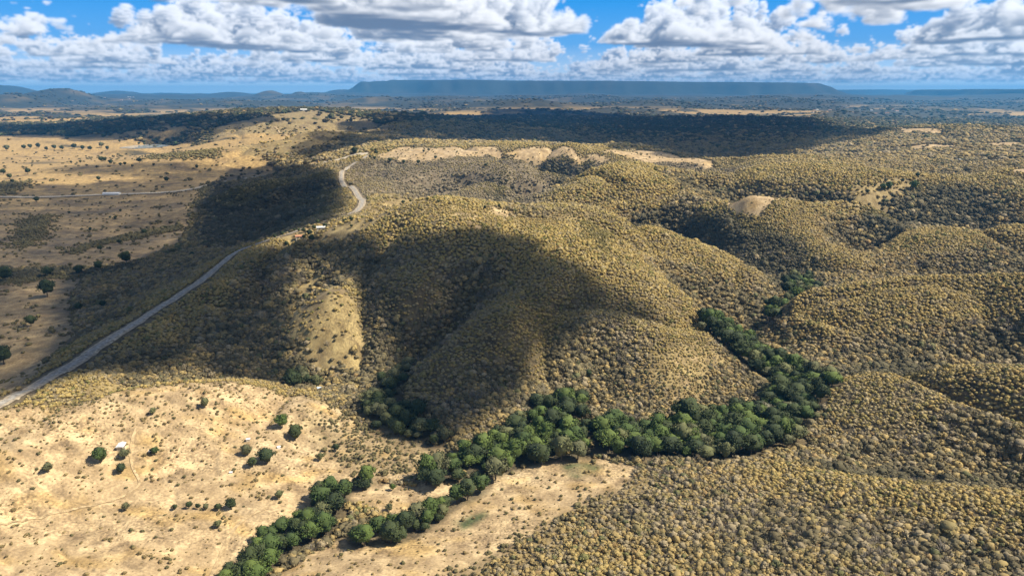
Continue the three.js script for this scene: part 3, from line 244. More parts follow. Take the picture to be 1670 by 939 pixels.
const earth = greyTexture(1024, (u, v) => { const a = tiled(u, v, 6, 6), b = tiled(v + 0.31, u, 40, 3), g = 0.80 + 0.55 * a + 0.36 * b; return [g, g * (1 + 0.06 * a), g * (1 + 0.10 * a)]; }, 1);
earth.colorSpace = THREE.SRGBColorSpace;
const earthBump = greyTexture(512, (u, v) => { const g = 0.5 + 0.5 * tiled(u, v, 12, 5); return [g, g, g]; }, 1);
const M = {
  ground: new THREE.MeshStandardMaterial({ vertexColors: true, roughness: 0.96, map: earth, bumpMap: earthBump, bumpScale: 0.35 }),
  dirt: new THREE.MeshStandardMaterial({ color: new THREE.Color().setRGB(0.60, 0.435, 0.235), roughness: 0.95, map: earth }),
  pale: new THREE.MeshStandardMaterial({ color: new THREE.Color().setRGB(0.66, 0.56, 0.42), roughness: 0.95, map: earth }),
  asphalt: new THREE.MeshStandardMaterial({ color: new THREE.Color().setRGB(0.46, 0.415, 0.35), roughness: 0.9, map: earth }),
  gravel: new THREE.MeshStandardMaterial({ color: new THREE.Color().setRGB(0.54, 0.44, 0.31), roughness: 0.95, map: earth }),
  leaf: new THREE.MeshStandardMaterial({ vertexColors: true, roughness: 0.9 }),
  scrub: new THREE.MeshStandardMaterial({ vertexColors: true, roughness: 0.95 }),
  bark: new THREE.MeshStandardMaterial({ color: new THREE.Color().setRGB(0.11, 0.085, 0.06), roughness: 0.95 }),
  white: new THREE.MeshStandardMaterial({ color: new THREE.Color().setRGB(0.72, 0.72, 0.70), roughness: 0.7 }),
  metal: new THREE.MeshStandardMaterial({ color: new THREE.Color().setRGB(0.46, 0.53, 0.60), roughness: 0.5 }),
  zinc: new THREE.MeshStandardMaterial({ color: new THREE.Color().setRGB(0.52, 0.52, 0.50), roughness: 0.7 }),
  cream: new THREE.MeshStandardMaterial({ color: new THREE.Color().setRGB(0.52, 0.46, 0.36), roughness: 0.9 }),
  tile: new THREE.MeshStandardMaterial({ color: new THREE.Color().setRGB(0.38, 0.18, 0.10), roughness: 0.9 }),
  dark: new THREE.MeshStandardMaterial({ color: new THREE.Color().setRGB(0.06, 0.05, 0.045), roughness: 0.8 }),
  water: new THREE.MeshStandardMaterial({ color: new THREE.Color().setRGB(0.42, 0.47, 0.50), roughness: 0.08 }),
};
const used = new Map();
function numbered(n) { const k = used.get(n) ?? 0; used.set(n, k + 1); return k ? n + '_' + String(k).padStart(3, '0') : n; }
function add(o, name, data) { o.name = numbered(name); o.userData = { ...data }; o.traverse((q) => { q.castShadow = q.receiveShadow = true; }); scene.add(o); return o; }

// ---------------------------------------------------------------- terrain: one sheet out to the horizon, finer towards the viewpoint
{
  const angles = []; for (let a = -180; a < -54; a += 3.5) angles.push(a); for (let a = -54; a <= 54.001; a += 0.16) angles.push(a); for (let a = 57; a < 180; a += 3.5) angles.push(a); angles.push(180);
  const radii = [0.5, 25, 60]; for (let r = 90; r < 27500; r *= 1 + clamp(0.0062 * Math.pow(r / 400, 0.12), 0.004, 0.009)) radii.push(r);
  const na = angles.length, nr = radii.length, pos = new Float32Array(na * nr * 3), col = new Float32Array(na * nr * 3), uv = new Float32Array(na * nr * 2), idx = new Uint32Array((na - 1) * (nr - 1) * 6);
  for (let j = 0; j < nr; j++) for (let i = 0; i < na; i++) {
    const a = angles[i] * Math.PI / 180, r = radii[j], x = r * Math.sin(a), z = -r * Math.cos(a), o = j * na + i, c = groundColour(x, z);
    pos[o * 3] = x; pos[o * 3 + 1] = heightAt(x, z); pos[o * 3 + 2] = z; col.set(c, o * 3); uv[o * 2] = x / 43; uv[o * 2 + 1] = z / 43;
  }
  let k = 0; for (let j = 0; j < nr - 1; j++) for (let i = 0; i < na - 1; i++) { const a = j * na + i, b = a + 1, c = a + na, d = c + 1; idx[k++] = a; idx[k++] = b; idx[k++] = c; idx[k++] = b; idx[k++] = d; idx[k++] = c; }
  const g = new THREE.BufferGeometry(); g.setAttribute('position', new THREE.BufferAttribute(pos, 3)); g.setAttribute('color', new THREE.BufferAttribute(col, 3)); g.setAttribute('uv', new THREE.BufferAttribute(uv, 2)); g.setIndex(new THREE.BufferAttribute(idx, 1)); g.computeVertexNormals();
  add(new THREE.Mesh(g, M.ground), 'terrain', { kind: 'structure', label: 'rolling dry hills and plain reaching to the far blue plateau', category: 'terrain' });
  console.log('terrain', na, nr, idx.length / 3);
}

// ---------------------------------------------------------------- roads and tracks
function ribbon(line, width, lift, mat, name, label, category, wobble = 0) {
  const pts = line, n = pts.length, pos = [], uv = [], idx = [], across = 4; let run = 0;
  for (let i = 0; i < n; i++) {
    const p = pts[i], a = pts[Math.max(0, i - 1)], b = pts[Math.min(n - 1, i + 1)], tx = b.x - a.x, tz = b.z - a.z, l = Math.hypot(tx, tz) || 1; run += i ? p.distanceTo(pts[i - 1]) : 0;
    const wd = width * (1 + wobble * n2(run / 9, 3)), r = Math.hypot(p.x, p.z);
    for (let k = 0; k <= across; k++) { const s = (k / across - 0.5) * wd, x = p.x - tz / l * s, z = p.z + tx / l * s; pos.push(x, heightAt(x, z) + lift + r * 0.0004, z); uv.push(x / 11, z / 11); }
    if (i < n - 1) for (let k = 0; k < across; k++) { const q = i * (across + 1) + k; idx.push(q, q + across + 1, q + 1, q + 1, q + across + 1, q + across + 2); }
  }
  const g = new THREE.BufferGeometry(); g.setAttribute('position', new THREE.Float32BufferAttribute(pos, 3)); g.setAttribute('uv', new THREE.Float32BufferAttribute(uv, 2)); g.setIndex(idx); g.computeVertexNormals();
  return add(new THREE.Mesh(g, mat), name, { kind: 'structure', label, category });
}
ribbon(wayLine('road', 700), 7.0, 0.16, M.gravel, 'road_shoulder', 'pale gravel shoulders on both sides of the grey road', 'shoulder', 0.18);
ribbon(wayLine('road', 700), 3.5, 0.24, M.asphalt, 'road', 'grey road climbing diagonally from the left edge to the saddle', 'road', 0.03);
ribbon(wayLine('farm_road', 500), 17, 0.5, M.pale, 'farm_road', 'pale dirt road crossing the plain on the left', 'dirt road', 0.12);
for (const [n, w, label] of [['track', 1.2, 'faint sandy wheel track beside the stream at the bottom'], ['field_track', 1.0, 'faint sandy track curving over the yellow field'], ['hill_track', 7, 'short pale track on the far yellow hill'], ['ridge_track', 3, 'thin dirt track right of the road bend']])
  ribbon(wayLine(n, 120), w, 0.12, M.dirt, 'dirt_track', label, 'track', 0.3);

// ---------------------------------------------------------------- foliage shapes
function leafBall(seed, { lobes, leaves, leaf, flat = 0.8, core = 1, shade = 0.25, ragged = 0.35, heart = 0.62, wild = 0.55, spread = 0.62 }) {
  const r = rng(seed), pos = [], nor = [], col = [], L = [];
  for (let i = 0; i < lobes; i++) { const a = r() * 6.283, q = Math.sqrt(r()), up = r(); L.push(i === 0 ? [0, heart * 0.9 * flat, 0, heart] : [Math.cos(a) * q * spread, (0.35 + 0.55 * up * (1 - 0.5 * q)) * flat, Math.sin(a) * q * spread, 0.17 + 0.19 * r()]); }
  const tri = (a, b, c, n, t) => { for (const p of [a, b, c]) { pos.push(p.x, p.y, p.z); nor.push(n.x, n.y, n.z); col.push(t, t, t); } };
  const v = () => new THREE.Vector3(r() * 2 - 1, r() * 2 - 1, r() * 2 - 1);
  for (const [x, y, z, R] of L) {
    const o = new THREE.Vector3(x, y, z), count = Math.round(leaves * (R / 0.45) ** 2), tone = 0.9 + 0.2 * r();
    for (let k = 0; k < count; k++) {
      const d = v().normalize(); if (d.y < -0.35) d.y *= -1;
      const p = d.clone().multiplyScalar(R * (1 - ragged * r() * 0.6)); p.y *= flat; p.add(o); if (p.y < 0.06) continue;
      const n = d.clone().addScaledVector(v(), wild).normalize(), t1 = n.clone().cross(v()).normalize(), t2 = n.clone().cross(t1), s = leaf * (0.6 + 0.8 * r()), tn = tone * (1 - shade + 2 * shade * r());
      const A = p.clone().addScaledVector(t1, s), B = p.clone().addScaledVector(t2, s * 0.8), D = p.clone().addScaledVector(t1, -s), E = p.clone().addScaledVector(t2, -s * 0.8);
      tri(A, B, D, n, tn); tri(A, D, E, n, tn);
    }
    if (R === heart) { const g = new THREE.IcosahedronGeometry(R * 0.88, 1), P = g.attributes.position; for (let k = 0; k < P.count; k++) { const q = new THREE.Vector3().fromBufferAttribute(P, k), w = q.clone().normalize(); q.addScaledVector(w, R * 0.6 * n3(w.x * 2.7 + seed, w.y * 2.7, w.z * 2.7)); q.y *= flat; q.add(o); if (q.y < 0.02) q.y = 0.02; pos.push(q.x, q.y, q.z); nor.push(w.x, w.y, w.z); const t = tone * 0.92; col.push(t, t, t); } }
  }
  const g = new THREE.BufferGeometry(); g.setAttribute('position', new THREE.Float32BufferAttribute(pos, 3)); g.setAttribute('normal', new THREE.Float32BufferAttribute(nor, 3)); g.setAttribute('color', new THREE.Float32BufferAttribute(col, 3)); return g;
}
function tinted(g, c) { const q = g.clone(), a = q.attributes.color; for (let i = 0; i < a.count; i++) a.setXYZ(i, a.getX(i) * c[0], a.getY(i) * c[1], a.getZ(i) * c[2]); return q; }
function twigBall(seed, n) {   // leafless crown: a spray of forking twigs
  const r = rng(seed), parts = [];
  const stick = (a, b, w0, w1) => { const d = b.clone().sub(a), l = d.length(), g = new THREE.CylinderGeometry(w1, w0, l, 3, 1, true); g.translate(0, l / 2, 0); g.applyQuaternion(new THREE.Quaternion().setFromUnitVectors(new THREE.Vector3(0, 1, 0), d.normalize())); g.translate(a.x, a.y, a.z); parts.push(g.toNonIndexed()); };
  for (let i = 0; i < n; i++) { const a = r() * 6.283, e = 0.35 + 1.1 * r(), d = new THREE.Vector3(Math.cos(a) * Math.cos(e), Math.sin(e), Math.sin(a) * Math.cos(e)), m = d.clone().multiplyScalar(0.42 + 0.1 * r()); stick(new THREE.Vector3(0, 0.1, 0), m, 0.035, 0.022);
    for (let k = 0; k < 5; k++) { const q = m.clone().addScaledVector(d, 0.3 + 0.2 * r()).add(new THREE.Vector3(r() - 0.5, (r() - 0.35) * 0.8, r() - 0.5).multiplyScalar(0.75)); stick(m, q, 0.022, 0.012); } }
  const g = mergeGeometries(parts); g.deleteAttribute('uv'); const col = new Float32Array(g.attributes.position.count * 3).fill(1); g.setAttribute('color', new THREE.BufferAttribute(col, 3)); return g;
}
function trunkGeo(seed, h, w, limbs) {
  const r = rng(seed), parts = [], stick = (a, b, w0, w1) => { const d = b.clone().sub(a), l = d.length(), g = new THREE.CylinderGeometry(w1, w0, l, 6, 1); g.translate(0, l / 2, 0); g.applyQuaternion(new THREE.Quaternion().setFromUnitVectors(new THREE.Vector3(0, 1, 0), d.normalize())); g.translate(a.x, a.y, a.z); parts.push(g); };
  const top = new THREE.Vector3(0.04 * (r() - 0.5), h, 0.04 * (r() - 0.5)); stick(new THREE.Vector3(0, -0.12, 0), top, w, w * 0.65);
  for (let i = 0; i < limbs; i++) { const a = i / limbs * 6.283 + r(); stick(top.clone().multiplyScalar(0.8), new THREE.Vector3(Math.cos(a) * 0.4, h + 0.25 + 0.2 * r(), Math.sin(a) * 0.4), w * 0.5, w * 0.2); }
  return mergeGeometries(parts);
}

// ---------------------------------------------------------------- woodland along the stream, and single trees
const CROWN = [11, 23, 37, 52].map((s) => leafBall(s, { lobes: 24, leaves: 105, leaf: 0.05, flat: 0.95, shade: 0.45, ragged: 1.0, heart: 0.56, wild: 0.6 }));
const TRUNK = [1, 2].map((s) => trunkGeo(s, 0.42, 0.055, 4));
const LOOK = { green: [[0.058, 0.090, 0.015], [0.078, 0.110, 0.020], [0.044, 0.072, 0.014]], dark: [[0.024, 0.037, 0.010], [0.036, 0.050, 0.013]], olive: [[0.105, 0.110, 0.042], [0.090, 0.092, 0.040]], grey: [[0.12, 0.112, 0.075]] };
const protos = {};
for (const [look, list] of Object.entries(LOOK)) protos[look] = list.flatMap((c, i) => CROWN.slice(0, 3).map((g, k) => {
  const o = new THREE.Group(), t = new THREE.Mesh(TRUNK[k % 2], M.bark), f = new THREE.Mesh(tinted(CROWN[(i + k) % 4], c), M.leaf); t.name = 'trunk'; f.name = 'crown'; f.position.y = 0.30; o.add(t, f); return o; }));
const rt = rng(91);
function tree(name, look, x, z, width, tall, data) {
  const list = protos[look], o = list[Math.floor(rt() * list.length)].clone(), s = width * 0.58;
  o.position.set(x, heightAt(x, z) - 0.1, z); o.scale.set(s * (0.92 + 0.16 * rt()), s * tall, s * (0.92 + 0.16 * rt())); o.rotation.y = rt() * 6.283;
  return add(o, name, { category: 'tree', ...data });
}
const STREAM = [
  ['tree in the green belt at the bottom left end of the stream', 'stream trees at the bottom edge'],
  ['tree in the narrow green row across the sandy meadow', 'tree row across the meadow'],
  ['tree where the dry creek meets the stream', 'trees at the creek mouth'],
  ['tree in the wide green belt around the foot of the central hill', 'trees of the wide green belt'],
  ['tree in the green ravine right of the central hill', 'trees of the ravine'],
  ['tree in the small clump at the upper bend of the ravine', 'trees at the upper bend'],
  ['tree at the far upper end of the ravine', 'trees at the ravine head'],
  ['tree in the shaded gully at the left foot of the central hill', 'trees of the left gully'],
  ['tree in the clump above the blue roofed house', 'trees above the blue roofed house'],
];
const treeSpots = [];
AREAS.riparian.forEach((p, k) => {
  const { b } = boxed.riparian[k], gap = [4.4, 4.2, 4.4, 5.3, 5.6, 5.2, 5.2, 4.8, 4.6][k], kind = ['creek_tree', 'meadow_tree', 'creek_mouth_tree', 'belt_tree', 'ravine_tree', 'bend_tree', 'ravine_tree', 'gully_tree', 'gully_tree'][k], r = rng(300 + k);
  let made = 0;
  for (let z = b[2] - 5; z < b[3] + 5; z += gap * 0.9) for (let x = b[0] - 5; x < b[1] + 5; x += gap) {
    const px = x + (r() - 0.5) * gap * 0.9, pz = z + (r() - 0.5) * gap * 0.9, edge = inside(p, px, pz); if (edge < (r() < 0.35 && k > 2 ? -4 : 0.2 + 1.2 * r()) || r() < 0.02 + 0.25 * smooth(0.1, 0.5, n2(px / 13, pz / 13))) continue;
    const w = gap * (1.1 + 1.3 * r()), q = r() + 0.25 * n2(px / 22 + 8, pz / 22); const look = k > 6 || edge < 0 ? (q < 0.6 ? 'dark' : 'olive') : q < 0.55 ? 'green' : q < 0.95 ? 'dark' : q < 1.12 ? 'olive' : 'grey'; tree(kind, look, px, pz, w, 0.85 + 0.5 * r(), { label: (w > gap * 2.05 ? 'large ' : w < gap * 1.4 ? 'small ' : '') + { green: 'bright green ', dark: 'dark green ', olive: 'olive ', grey: 'greyish ' }[look] + STREAM[k][0], group: STREAM[k][1] }); treeSpots.push([px, pz, w * 0.45]); made++;
  }
  console.log('riparian', k, made);
});
const NAMED = ['round bright green tree just left of the white shed', 'small green tree in front of the pale hut in the yellow field', 'thin olive tree touching the foot of the white shed', 'small dark tree below the white shed', 'green left half of the tree pair at the top of the field', 'big dark right half of the tree pair at the top of the field', 'olive dark tree left of the largest field tree', 'largest dark round tree in the yellow field', 'low dark tree tucked left of the largest field tree', 'grey olive tree near the crest of the yellow field', 'lone small tree at the upper middle of the yellow field', 'low olive tree at the left of the yellow field',
  'small olive tree on the brushy slope right of the field', 'olive tree at the right end of the creek row', null, null, null, null, null, null, 'low bush tree on the old terrace line in the field', 'low bush tree beside the sandy track near the bottom', 'small dark tree on the brushy slope below the hill', 'small dark round tree on the meadow edge below the belt', 'small green tree on sand between the two green rows', 'low olive tree just above the meadow tree row',
  'widest dark round tree of the belt, below the central hill', 'small green tree in the opening left of the widest dark tree', 'second small green tree in the opening left of the widest dark tree', 'lone dark tree low on the lit face of the central hill'];
LONE_TREES.forEach(([x, z, w, look], i) => {
  const data = NAMED[i] ? { label: NAMED[i] } : i < 20 ? { label: 'low dark bush tree in the row along the dry creek', group: 'creek row trees' } : i < 41 ? { label: 'big dark round tree at the left edge of the pale flats beside the road', group: 'trees of the left flats' }
    : i < 59 ? { label: 'dark round tree scattered on the far part of the left plain', group: 'trees of the far plain' } : i < 70 ? { label: 'dark tree scattered on the shaded near part of the left plain', group: 'trees of the near plain' } : i < 86 ? { label: 'dark round tree lining the road near the white roofed house on the saddle', group: 'trees by the saddle house' }
    : i < 99 ? { label: 'dark round tree on the pasture beyond the road bend', group: 'trees beyond the road bend' } : i < 111 ? { label: 'dark tree in the row behind the crest of the central hill', group: 'trees behind the crest' } : i < 120 ? { label: 'tree in the yellow clearing on the right hills', group: 'trees of the clearing' } : { label: 'dark tree in the line at the far left of the plain', group: 'trees at the far left' };
  tree('lone_tree', look, x, z, w * (i === 26 ? 1 : 1.15), 1.2, data); treeSpots.push([x, z, w * 0.45]);
});
const HASH = new Map(); for (const [x, z, w] of treeSpots) { const k = Math.floor(x / 16) + ',' + Math.floor(z / 16); if (!HASH.has(k)) HASH.set(k, []); HASH.get(k).push([x, z, w]); }
const nearTree = (x, z) => { const i = Math.floor(x / 16), j = Math.floor(z / 16); for (let a = -1; a < 2; a++) for (let b = -1; b < 2; b++) for (const [p, q, w] of HASH.get((i + a) + ',' + (j + b)) ?? []) if ((p - x) ** 2 + (q - z) ** 2 < w * w) return true; return false; };

// ---------------------------------------------------------------- dry scrub over the hills
const SCRUB = [...[61, 62, 63, 64, 65].map((s) => leafBall(s, { lobes: 11, leaves: 40, leaf: 0.105, flat: 0.78, shade: 0.3, ragged: 1.0, heart: 0.62, wild: 0.5, spread: 0.62 + (s % 3) * 0.1 })), twigBall(71, 9)];
const TINT = [[0.315, 0.232, 0.094], [0.29, 0.215, 0.09], [0.275, 0.22, 0.13], [0.225, 0.18, 0.076], [0.29, 0.195, 0.082], [0.12, 0.118, 0.048], [0.335, 0.248, 0.098]];
const bushes = [];   // x, y, z, size, tall, turn, shape, r, g, b
{
  const r = rng(404), HALF = 0.80;
  for (const [r0, r1, cell] of [[55, 420, 1.4], [420, 760, 1.75], [760, 1350, 2.6], [1350, 2600, 5.2], [2600, 5200, 13], [5200, 11000, 36]]) {
    const X = r1 * Math.sin(HALF);
    for (let z = -r1; z < -r0 * Math.cos(HALF); z += cell) for (let x = -X; x < X; x += cell) {
      const px = x + (r() - 0.5) * cell, pz = z + (r() - 0.5) * cell, d = Math.hypot(px, pz), dice = r(); if (d < r0 || d >= r1 || Math.abs(Math.atan2(px, -pz)) > HALF) continue;
      const k = cover(px, pz), patch = fbm(px / 38, pz / 38, 3);
      let want = lerp(0.95, 0.80, k.thin);
      want = lerp(want, (0.02 + 0.3 * smooth(0.2, 0.5, patch)) * (1 - 0.6 * smooth(900, 1500, d)), k.pasture);  want = lerp(want, 0.5, k.grey);  want = lerp(want, 1, k.gully); want = lerp(want, (0.10 + 0.3 * smooth(0.1, 0.5, patch)) * (d > 1500 ? 0.35 : 1), k.clearing); want = lerp(want, d > 600 ? 0.02 : 0.0, k.bare * (1 - 0.9 * k.thin * smooth(-0.4, 0.2, patch))); want *= 1 - k.riparian * 0.75; want *= clamp(1.12 + 0.45 * n2(px / 6.5 + 40, pz / 6.5), 0.78, 1); want *= 1 - 0.88 * k.field;
      if (d > 2600) want *= 0.8; if (d > 5200) want *= 0.45 * smooth(-0.3, 0.3, patch * 0 + fbm(px / 500, pz / 500, 2)) + 0.1;
      if (dice > want) continue;
      if (d < 1500) { if (wayDistance('road', px, pz) < 6.5 + r() * 1.5 || wayDistance('farm_road', px, pz) < 5 + r()) continue; if (d < 700 && nearTree(px, pz)) continue; if (d < 500 && wayDistance('track', px, pz) < 2) continue; }
      const greyness = smooth(0.0, 0.45, fbm(px / 85 + 31, pz / 85, 2)), hh = survey(px, pz), e = 18 + d * 0.02, tpi = clamp((hh - (survey(px + e, pz) + survey(px - e, pz) + survey(px, pz + e) + survey(px, pz - e)) / 4) / (e * 0.035), -1, 1), big = clamp(r() - tpi * 0.3, 0, 1.15), q = r() + 0.3 * patch, g = clamp(k.gully - tpi * 0.7 * (d < 2600 ? 1 : 0) + drain(px, pz, hh) * (d < 2600 ? 1.1 : 0), 0, 1), t0 = r() < smooth(1700, 3200, d) * 0.9 ? [0.06 + 0.03 * r(), 0.062 + 0.02 * r(), 0.028] : k.pasture > 0.5 || k.bare > 0.5 ? [0.14, 0.118, 0.052] : r() < k.gully * 0.85 ? [0.095, 0.082, 0.042] : r() < k.grey * 0.9 ? [0.22, 0.18, 0.11] : r() < g * 0.8 ? [0.14, 0.114, 0.058] : r() < greyness * 0.75 ? TINT[r() < 0.6 ? 2 : 3] : TINT[q < 0.22 ? 2 : q < 0.5 ? 0 : q < 0.72 ? 1 : q < 0.82 ? 3 : q < 0.86 ? 4 : q < 0.93 ? 6 : 5], tone = (0.90 + 0.2 * r()) * (1 + 0.22 * fbm(px / 17, pz / 17, 2)), dry = d > 2600 ? 0 : clamp(tpi, 0, 1) * 0.25 + smooth(40, 65, hh) * 0.08;  // hollows darker, crests paler: differing growth plus slope shade put into the tint
      let s = cell * (0.72 + 0.6 * big * big + 0.25 * r()) * (1 + 0.25 * g) * (1 - 0.34 * k.thin) * (1 - 0.35 * k.grey) * (r() < 0.025 ? 1.5 : 1) * (1 + 0.28 * n2(px / 10 + 9, pz / 10)) * (k.pasture > 0.5 || k.bare > 0.5 ? 0.7 : 1); if (d > 2600) s *= 0.8; if (d > 5200) s *= 0.6;
      const shape = d < 700 && r() < 0.06 + 0.16 * greyness ? 5 : Math.floor(r() * 5), c = shape === 5 ? [0.22, 0.19, 0.155] : t0;
      bushes.push([px, heightAt(px, pz) - 0.12, pz, s * (shape === 5 ? 1.15 : 1), s * (0.82 + 0.45 * r()) * (d > 5200 ? 0.55 : d > 1350 ? 0.85 : 1), r() * 6.283, shape, c[0] * tone + dry * 0.2, c[1] * tone + dry * 0.15, c[2] * tone]);
    }
    console.log('scrub', r1, bushes.length);
  }
}
// the 300 that show largest stand alone, the rest is one cover per shape
const ahead = (b) => { const zc = -b[2] * 0.966 + (EYE - b[1]) * 0.257, px = b[0] / zc * 1192, py = ((b[1] - EYE) * 0.966 - b[2] * 0.257) / zc * 1192; return Math.abs(px) < 840 && Math.abs(py) < 475 ? b[3] / zc : 0; };
const ranked = bushes.map((b, i) => [b[0] > 20 && b[2] > -300 ? ahead(b) : 0, i]).sort((a, b) => b[0] - a[0]), single = new Set(ranked.slice(0, 300).map((q) => q[1]));
const scrubTrunk = trunkGeo(9, 0.4, 0.06, 3), scrubMats = new Map();
bushes.forEach((b, i) => {
  if (!single.has(i)) return;
  const key = [b[6], ...b.slice(7, 10).map((v) => Math.round(v * 40) / 40)].join(), c = b.slice(7, 10);
  if (!scrubMats.has(key)) scrubMats.set(key, new THREE.MeshStandardMaterial({ vertexColors: true, roughness: 0.95, color: new THREE.Color().setRGB(...c) }));
  const o = new THREE.Group(), t = new THREE.Mesh(scrubTrunk, M.bark), f = new THREE.Mesh(SCRUB[b[6]], scrubMats.get(key)); t.name = 'trunk'; f.name = 'crown'; o.add(t, f);
  o.position.set(b[0], b[1], b[2]); o.scale.set(b[3], b[4], b[3]); o.rotation.y = b[5];
  add(o, 'scrub_tree', { label: 'dry scrub tree on the nearest slope at the bottom right', category: 'shrub', group: 'nearest scrub trees' });
});
const LABELS = ['dense yellowish brown dry scrub covering the hills', 'dense olive brown dry scrub covering the hills', 'mixed tan dry scrub covering the hills', 'straw coloured dry scrub covering the hills', 'dull brown dry scrub covering the hills', 'grey leafless bushes scattered in the scrub'];
function scatter(name, geo, mat, list, data) {
  const m = new THREE.InstancedMesh(geo, mat, list.length), o = new THREE.Object3D(), c = new THREE.Color();
  list.forEach((b, k) => { o.position.set(b[0], b[1], b[2]); o.scale.set(b[3] * (0.74 + 0.52 * ((b[5] * 7) % 1)), b[4], b[3]); o.rotation.set(0.5 * ((b[5] * 13) % 1) - 0.25, b[5], 0.5 * ((b[5] * 29) % 1) - 0.25); o.updateMatrix(); m.setMatrixAt(k, o.matrix); m.setColorAt(k, c.setRGB(b[7], b[8], b[9])); });
  return add(m, name, { kind: 'stuff', ...data });
}
for (let s = 0; s < 6; s++) scatter('dry_scrub', SCRUB[s], M.scrub, bushes.filter((b, i) => b[6] === s && !single.has(i)), { label: LABELS[s], category: 'scrub' });

// small tufts and bushes on the bare fields
{
  const r = rng(77), tufts = [];
  for (const { p, b } of boxed.bare.slice(0, 2)) for (let z = b[2]; z < b[3]; z += 1.4) for (let x = b[0]; x < b[1]; x += 1.4) {
    const px = x + (r() - 0.5) * 2, pz = z + (r() - 0.5) * 2, dice = r(); if (pz > -130 || inside(p, px, pz) < 0) continue;
    const clump = fbm((px + pz * 0.5) / 30 + 5, (pz - px * 0.35) / 9, 3), want = 0.20 + 0.8 * smooth(0.1, 0.4, clump) * smooth(-0.3, 0.2, n2(px / 7, pz / 7)) + 0.25 * smooth(70, 30, Math.hypot(px + 150, pz + 310)) + 0.45 * smooth(60, 25, Math.hypot(px + 215, pz + 285)); if (dice > want || nearTree(px, pz) || wayDistance('field_track', px, pz) < 1.6 || wayDistance('track', px, pz) < 1.6) continue;
    const s = 0.2 + 0.95 * r() ** 2.6, q = r(), c = q < 0.5 ? [0.17, 0.125, 0.05] : q < 0.8 ? [0.24, 0.18, 0.075] : [0.11, 0.10, 0.04];
    tufts.push([px, heightAt(px, pz) - 0.05, pz, s, s * (0.7 + 0.5 * r()), r() * 6.283, Math.floor(r() * 3), ...c]);
  }
  const big = tufts.map((t, i) => [ahead(t), i]).sort((a, b) => b[0] - a[0]), own = new Set(big.slice(0, 300).map((q) => q[1])), mats = new Map();
  tufts.forEach((b, i) => { if (!own.has(i)) return; const key = b.slice(7).join(); if (!mats.has(key)) mats.set(key, new THREE.MeshStandardMaterial({ vertexColors: true, roughness: 0.95, color: new THREE.Color().setRGB(b[7], b[8], b[9]) }));
    const o = new THREE.Mesh(SCRUB[b[6]], mats.get(key)); o.position.set(b[0], b[1], b[2]); o.scale.set(b[3], b[4], b[3]); o.rotation.y = b[5]; add(o, 'field_shrub', { label: 'small low shrub dotted over the bare yellow fields', category: 'shrub', group: 'shrubs dotted over the fields' }); });
  scatter('field_tufts', SCRUB[1], M.scrub, tufts.filter((b, i) => !own.has(i)), { label: 'tiny brown tufts sprinkled over the bare yellow fields', category: 'tufts' });
  console.log('tufts', tufts.length);
}

// ---------------------------------------------------------------- buildings
function block(w, h, d, x = 0, y = 0, z = 0) { const g = new THREE.BoxGeometry(w, h, d); g.translate(x, y + h / 2, z); return g; }
function house(name, label, spot, turn, w, d, h, pitch, wall, roof, openings = true) {
  const [x, z] = spot, o = new THREE.Group(), y = heightAt(x, z); o.position.set(x, y, z); o.rotation.y = turn;
  const part = (n, g, m, parent = o) => { const q = new THREE.Mesh(g, m); q.name = n; parent.add(q); return q; };
  part('wall', block(w, h + 1.0, d, 0, -1.0, 0), wall);
  const s = new THREE.Shape(), e = Math.min(0.35, w * 0.08); s.moveTo(-d / 2 - e, 0); s.lineTo(0, pitch); s.lineTo(d / 2 + e, 0); s.lineTo(d / 2 + e, -0.14); s.lineTo(-d / 2 - e, -0.14);
  const g = new THREE.ExtrudeGeometry(s, { depth: w + 2 * e, bevelEnabled: false }); g.translate(0, 0, -(w + 2 * e) / 2); g.rotateY(Math.PI / 2); g.translate(0, h + 0.15, 0); part('roof', g, roof);
  if (openings) { part('door', block(0.9, 2.0, 0.08, -w * 0.15, 0, d / 2 + 0.03), M.dark); part('window', block(0.9, 0.8, 0.08, w * 0.25, 1.0, d / 2 + 0.03), M.dark); part('window', block(0.08, 0.8, 0.9, w / 2 + 0.03, 1.0, 0), M.dark); }
  return add(o, name, { label, category: 'house' });
}
house('white_shed', 'small bright white roofed shed in the yellow field', SPOTS.shed, 1.75, 3.6, 2.3, 1.9, 0.45, M.cream, M.white);
house('pale_hut', 'tiny pale hut half hidden by a small green tree', SPOTS.hut, 0.1, 1.8, 1.2, 1.0, 0.25, M.white, M.white);
house('low_hut', 'tiny pale hut behind the olive dark tree in the field', SPOTS.ruin, 0.3, 1.5, 1.1, 0.8, 0.2, M.cream, M.white, false);
house('low_hut', 'tiny white hut right of the largest field tree', SPOTS.wall_a, 0.5, 1.3, 0.9, 0.7, 0.2, M.white, M.white, false);
house('low_hut', 'tiny white hut on the grass below the largest field tree', SPOTS.wall_b, 0.2, 1.1, 0.7, 0.4, 0.1, M.white, M.white, false);
house('valley_house', 'pale blue roofed house at the mouth of the shaded gully', SPOTS.house_valley, 0.3, 4.6, 2.8, 2.0, 0.6, M.cream, M.metal);
house('saddle_house', 'long white roofed house beside the road on the saddle', SPOTS.house_saddle, 0.25, 6.0, 4.0, 2.6, 0.9, M.cream, M.zinc);
house('saddle_house', 'small cream house behind trees along the saddle road', SPOTS.house_saddle_b, 0.3, 5, 4, 2.4, 0.9, M.cream, M.tile);
house('long_shed', 'long white roofed shed beside the dirt road on the plain', SPOTS.long_shed, 0.06, 26, 8, 3, 1.4, M.white, M.white, false);
house('hilltop_house', 'white house on top of the far yellow hill', SPOTS.hill_house, 0.1, 26, 12, 5, 3, M.white, M.white, false);
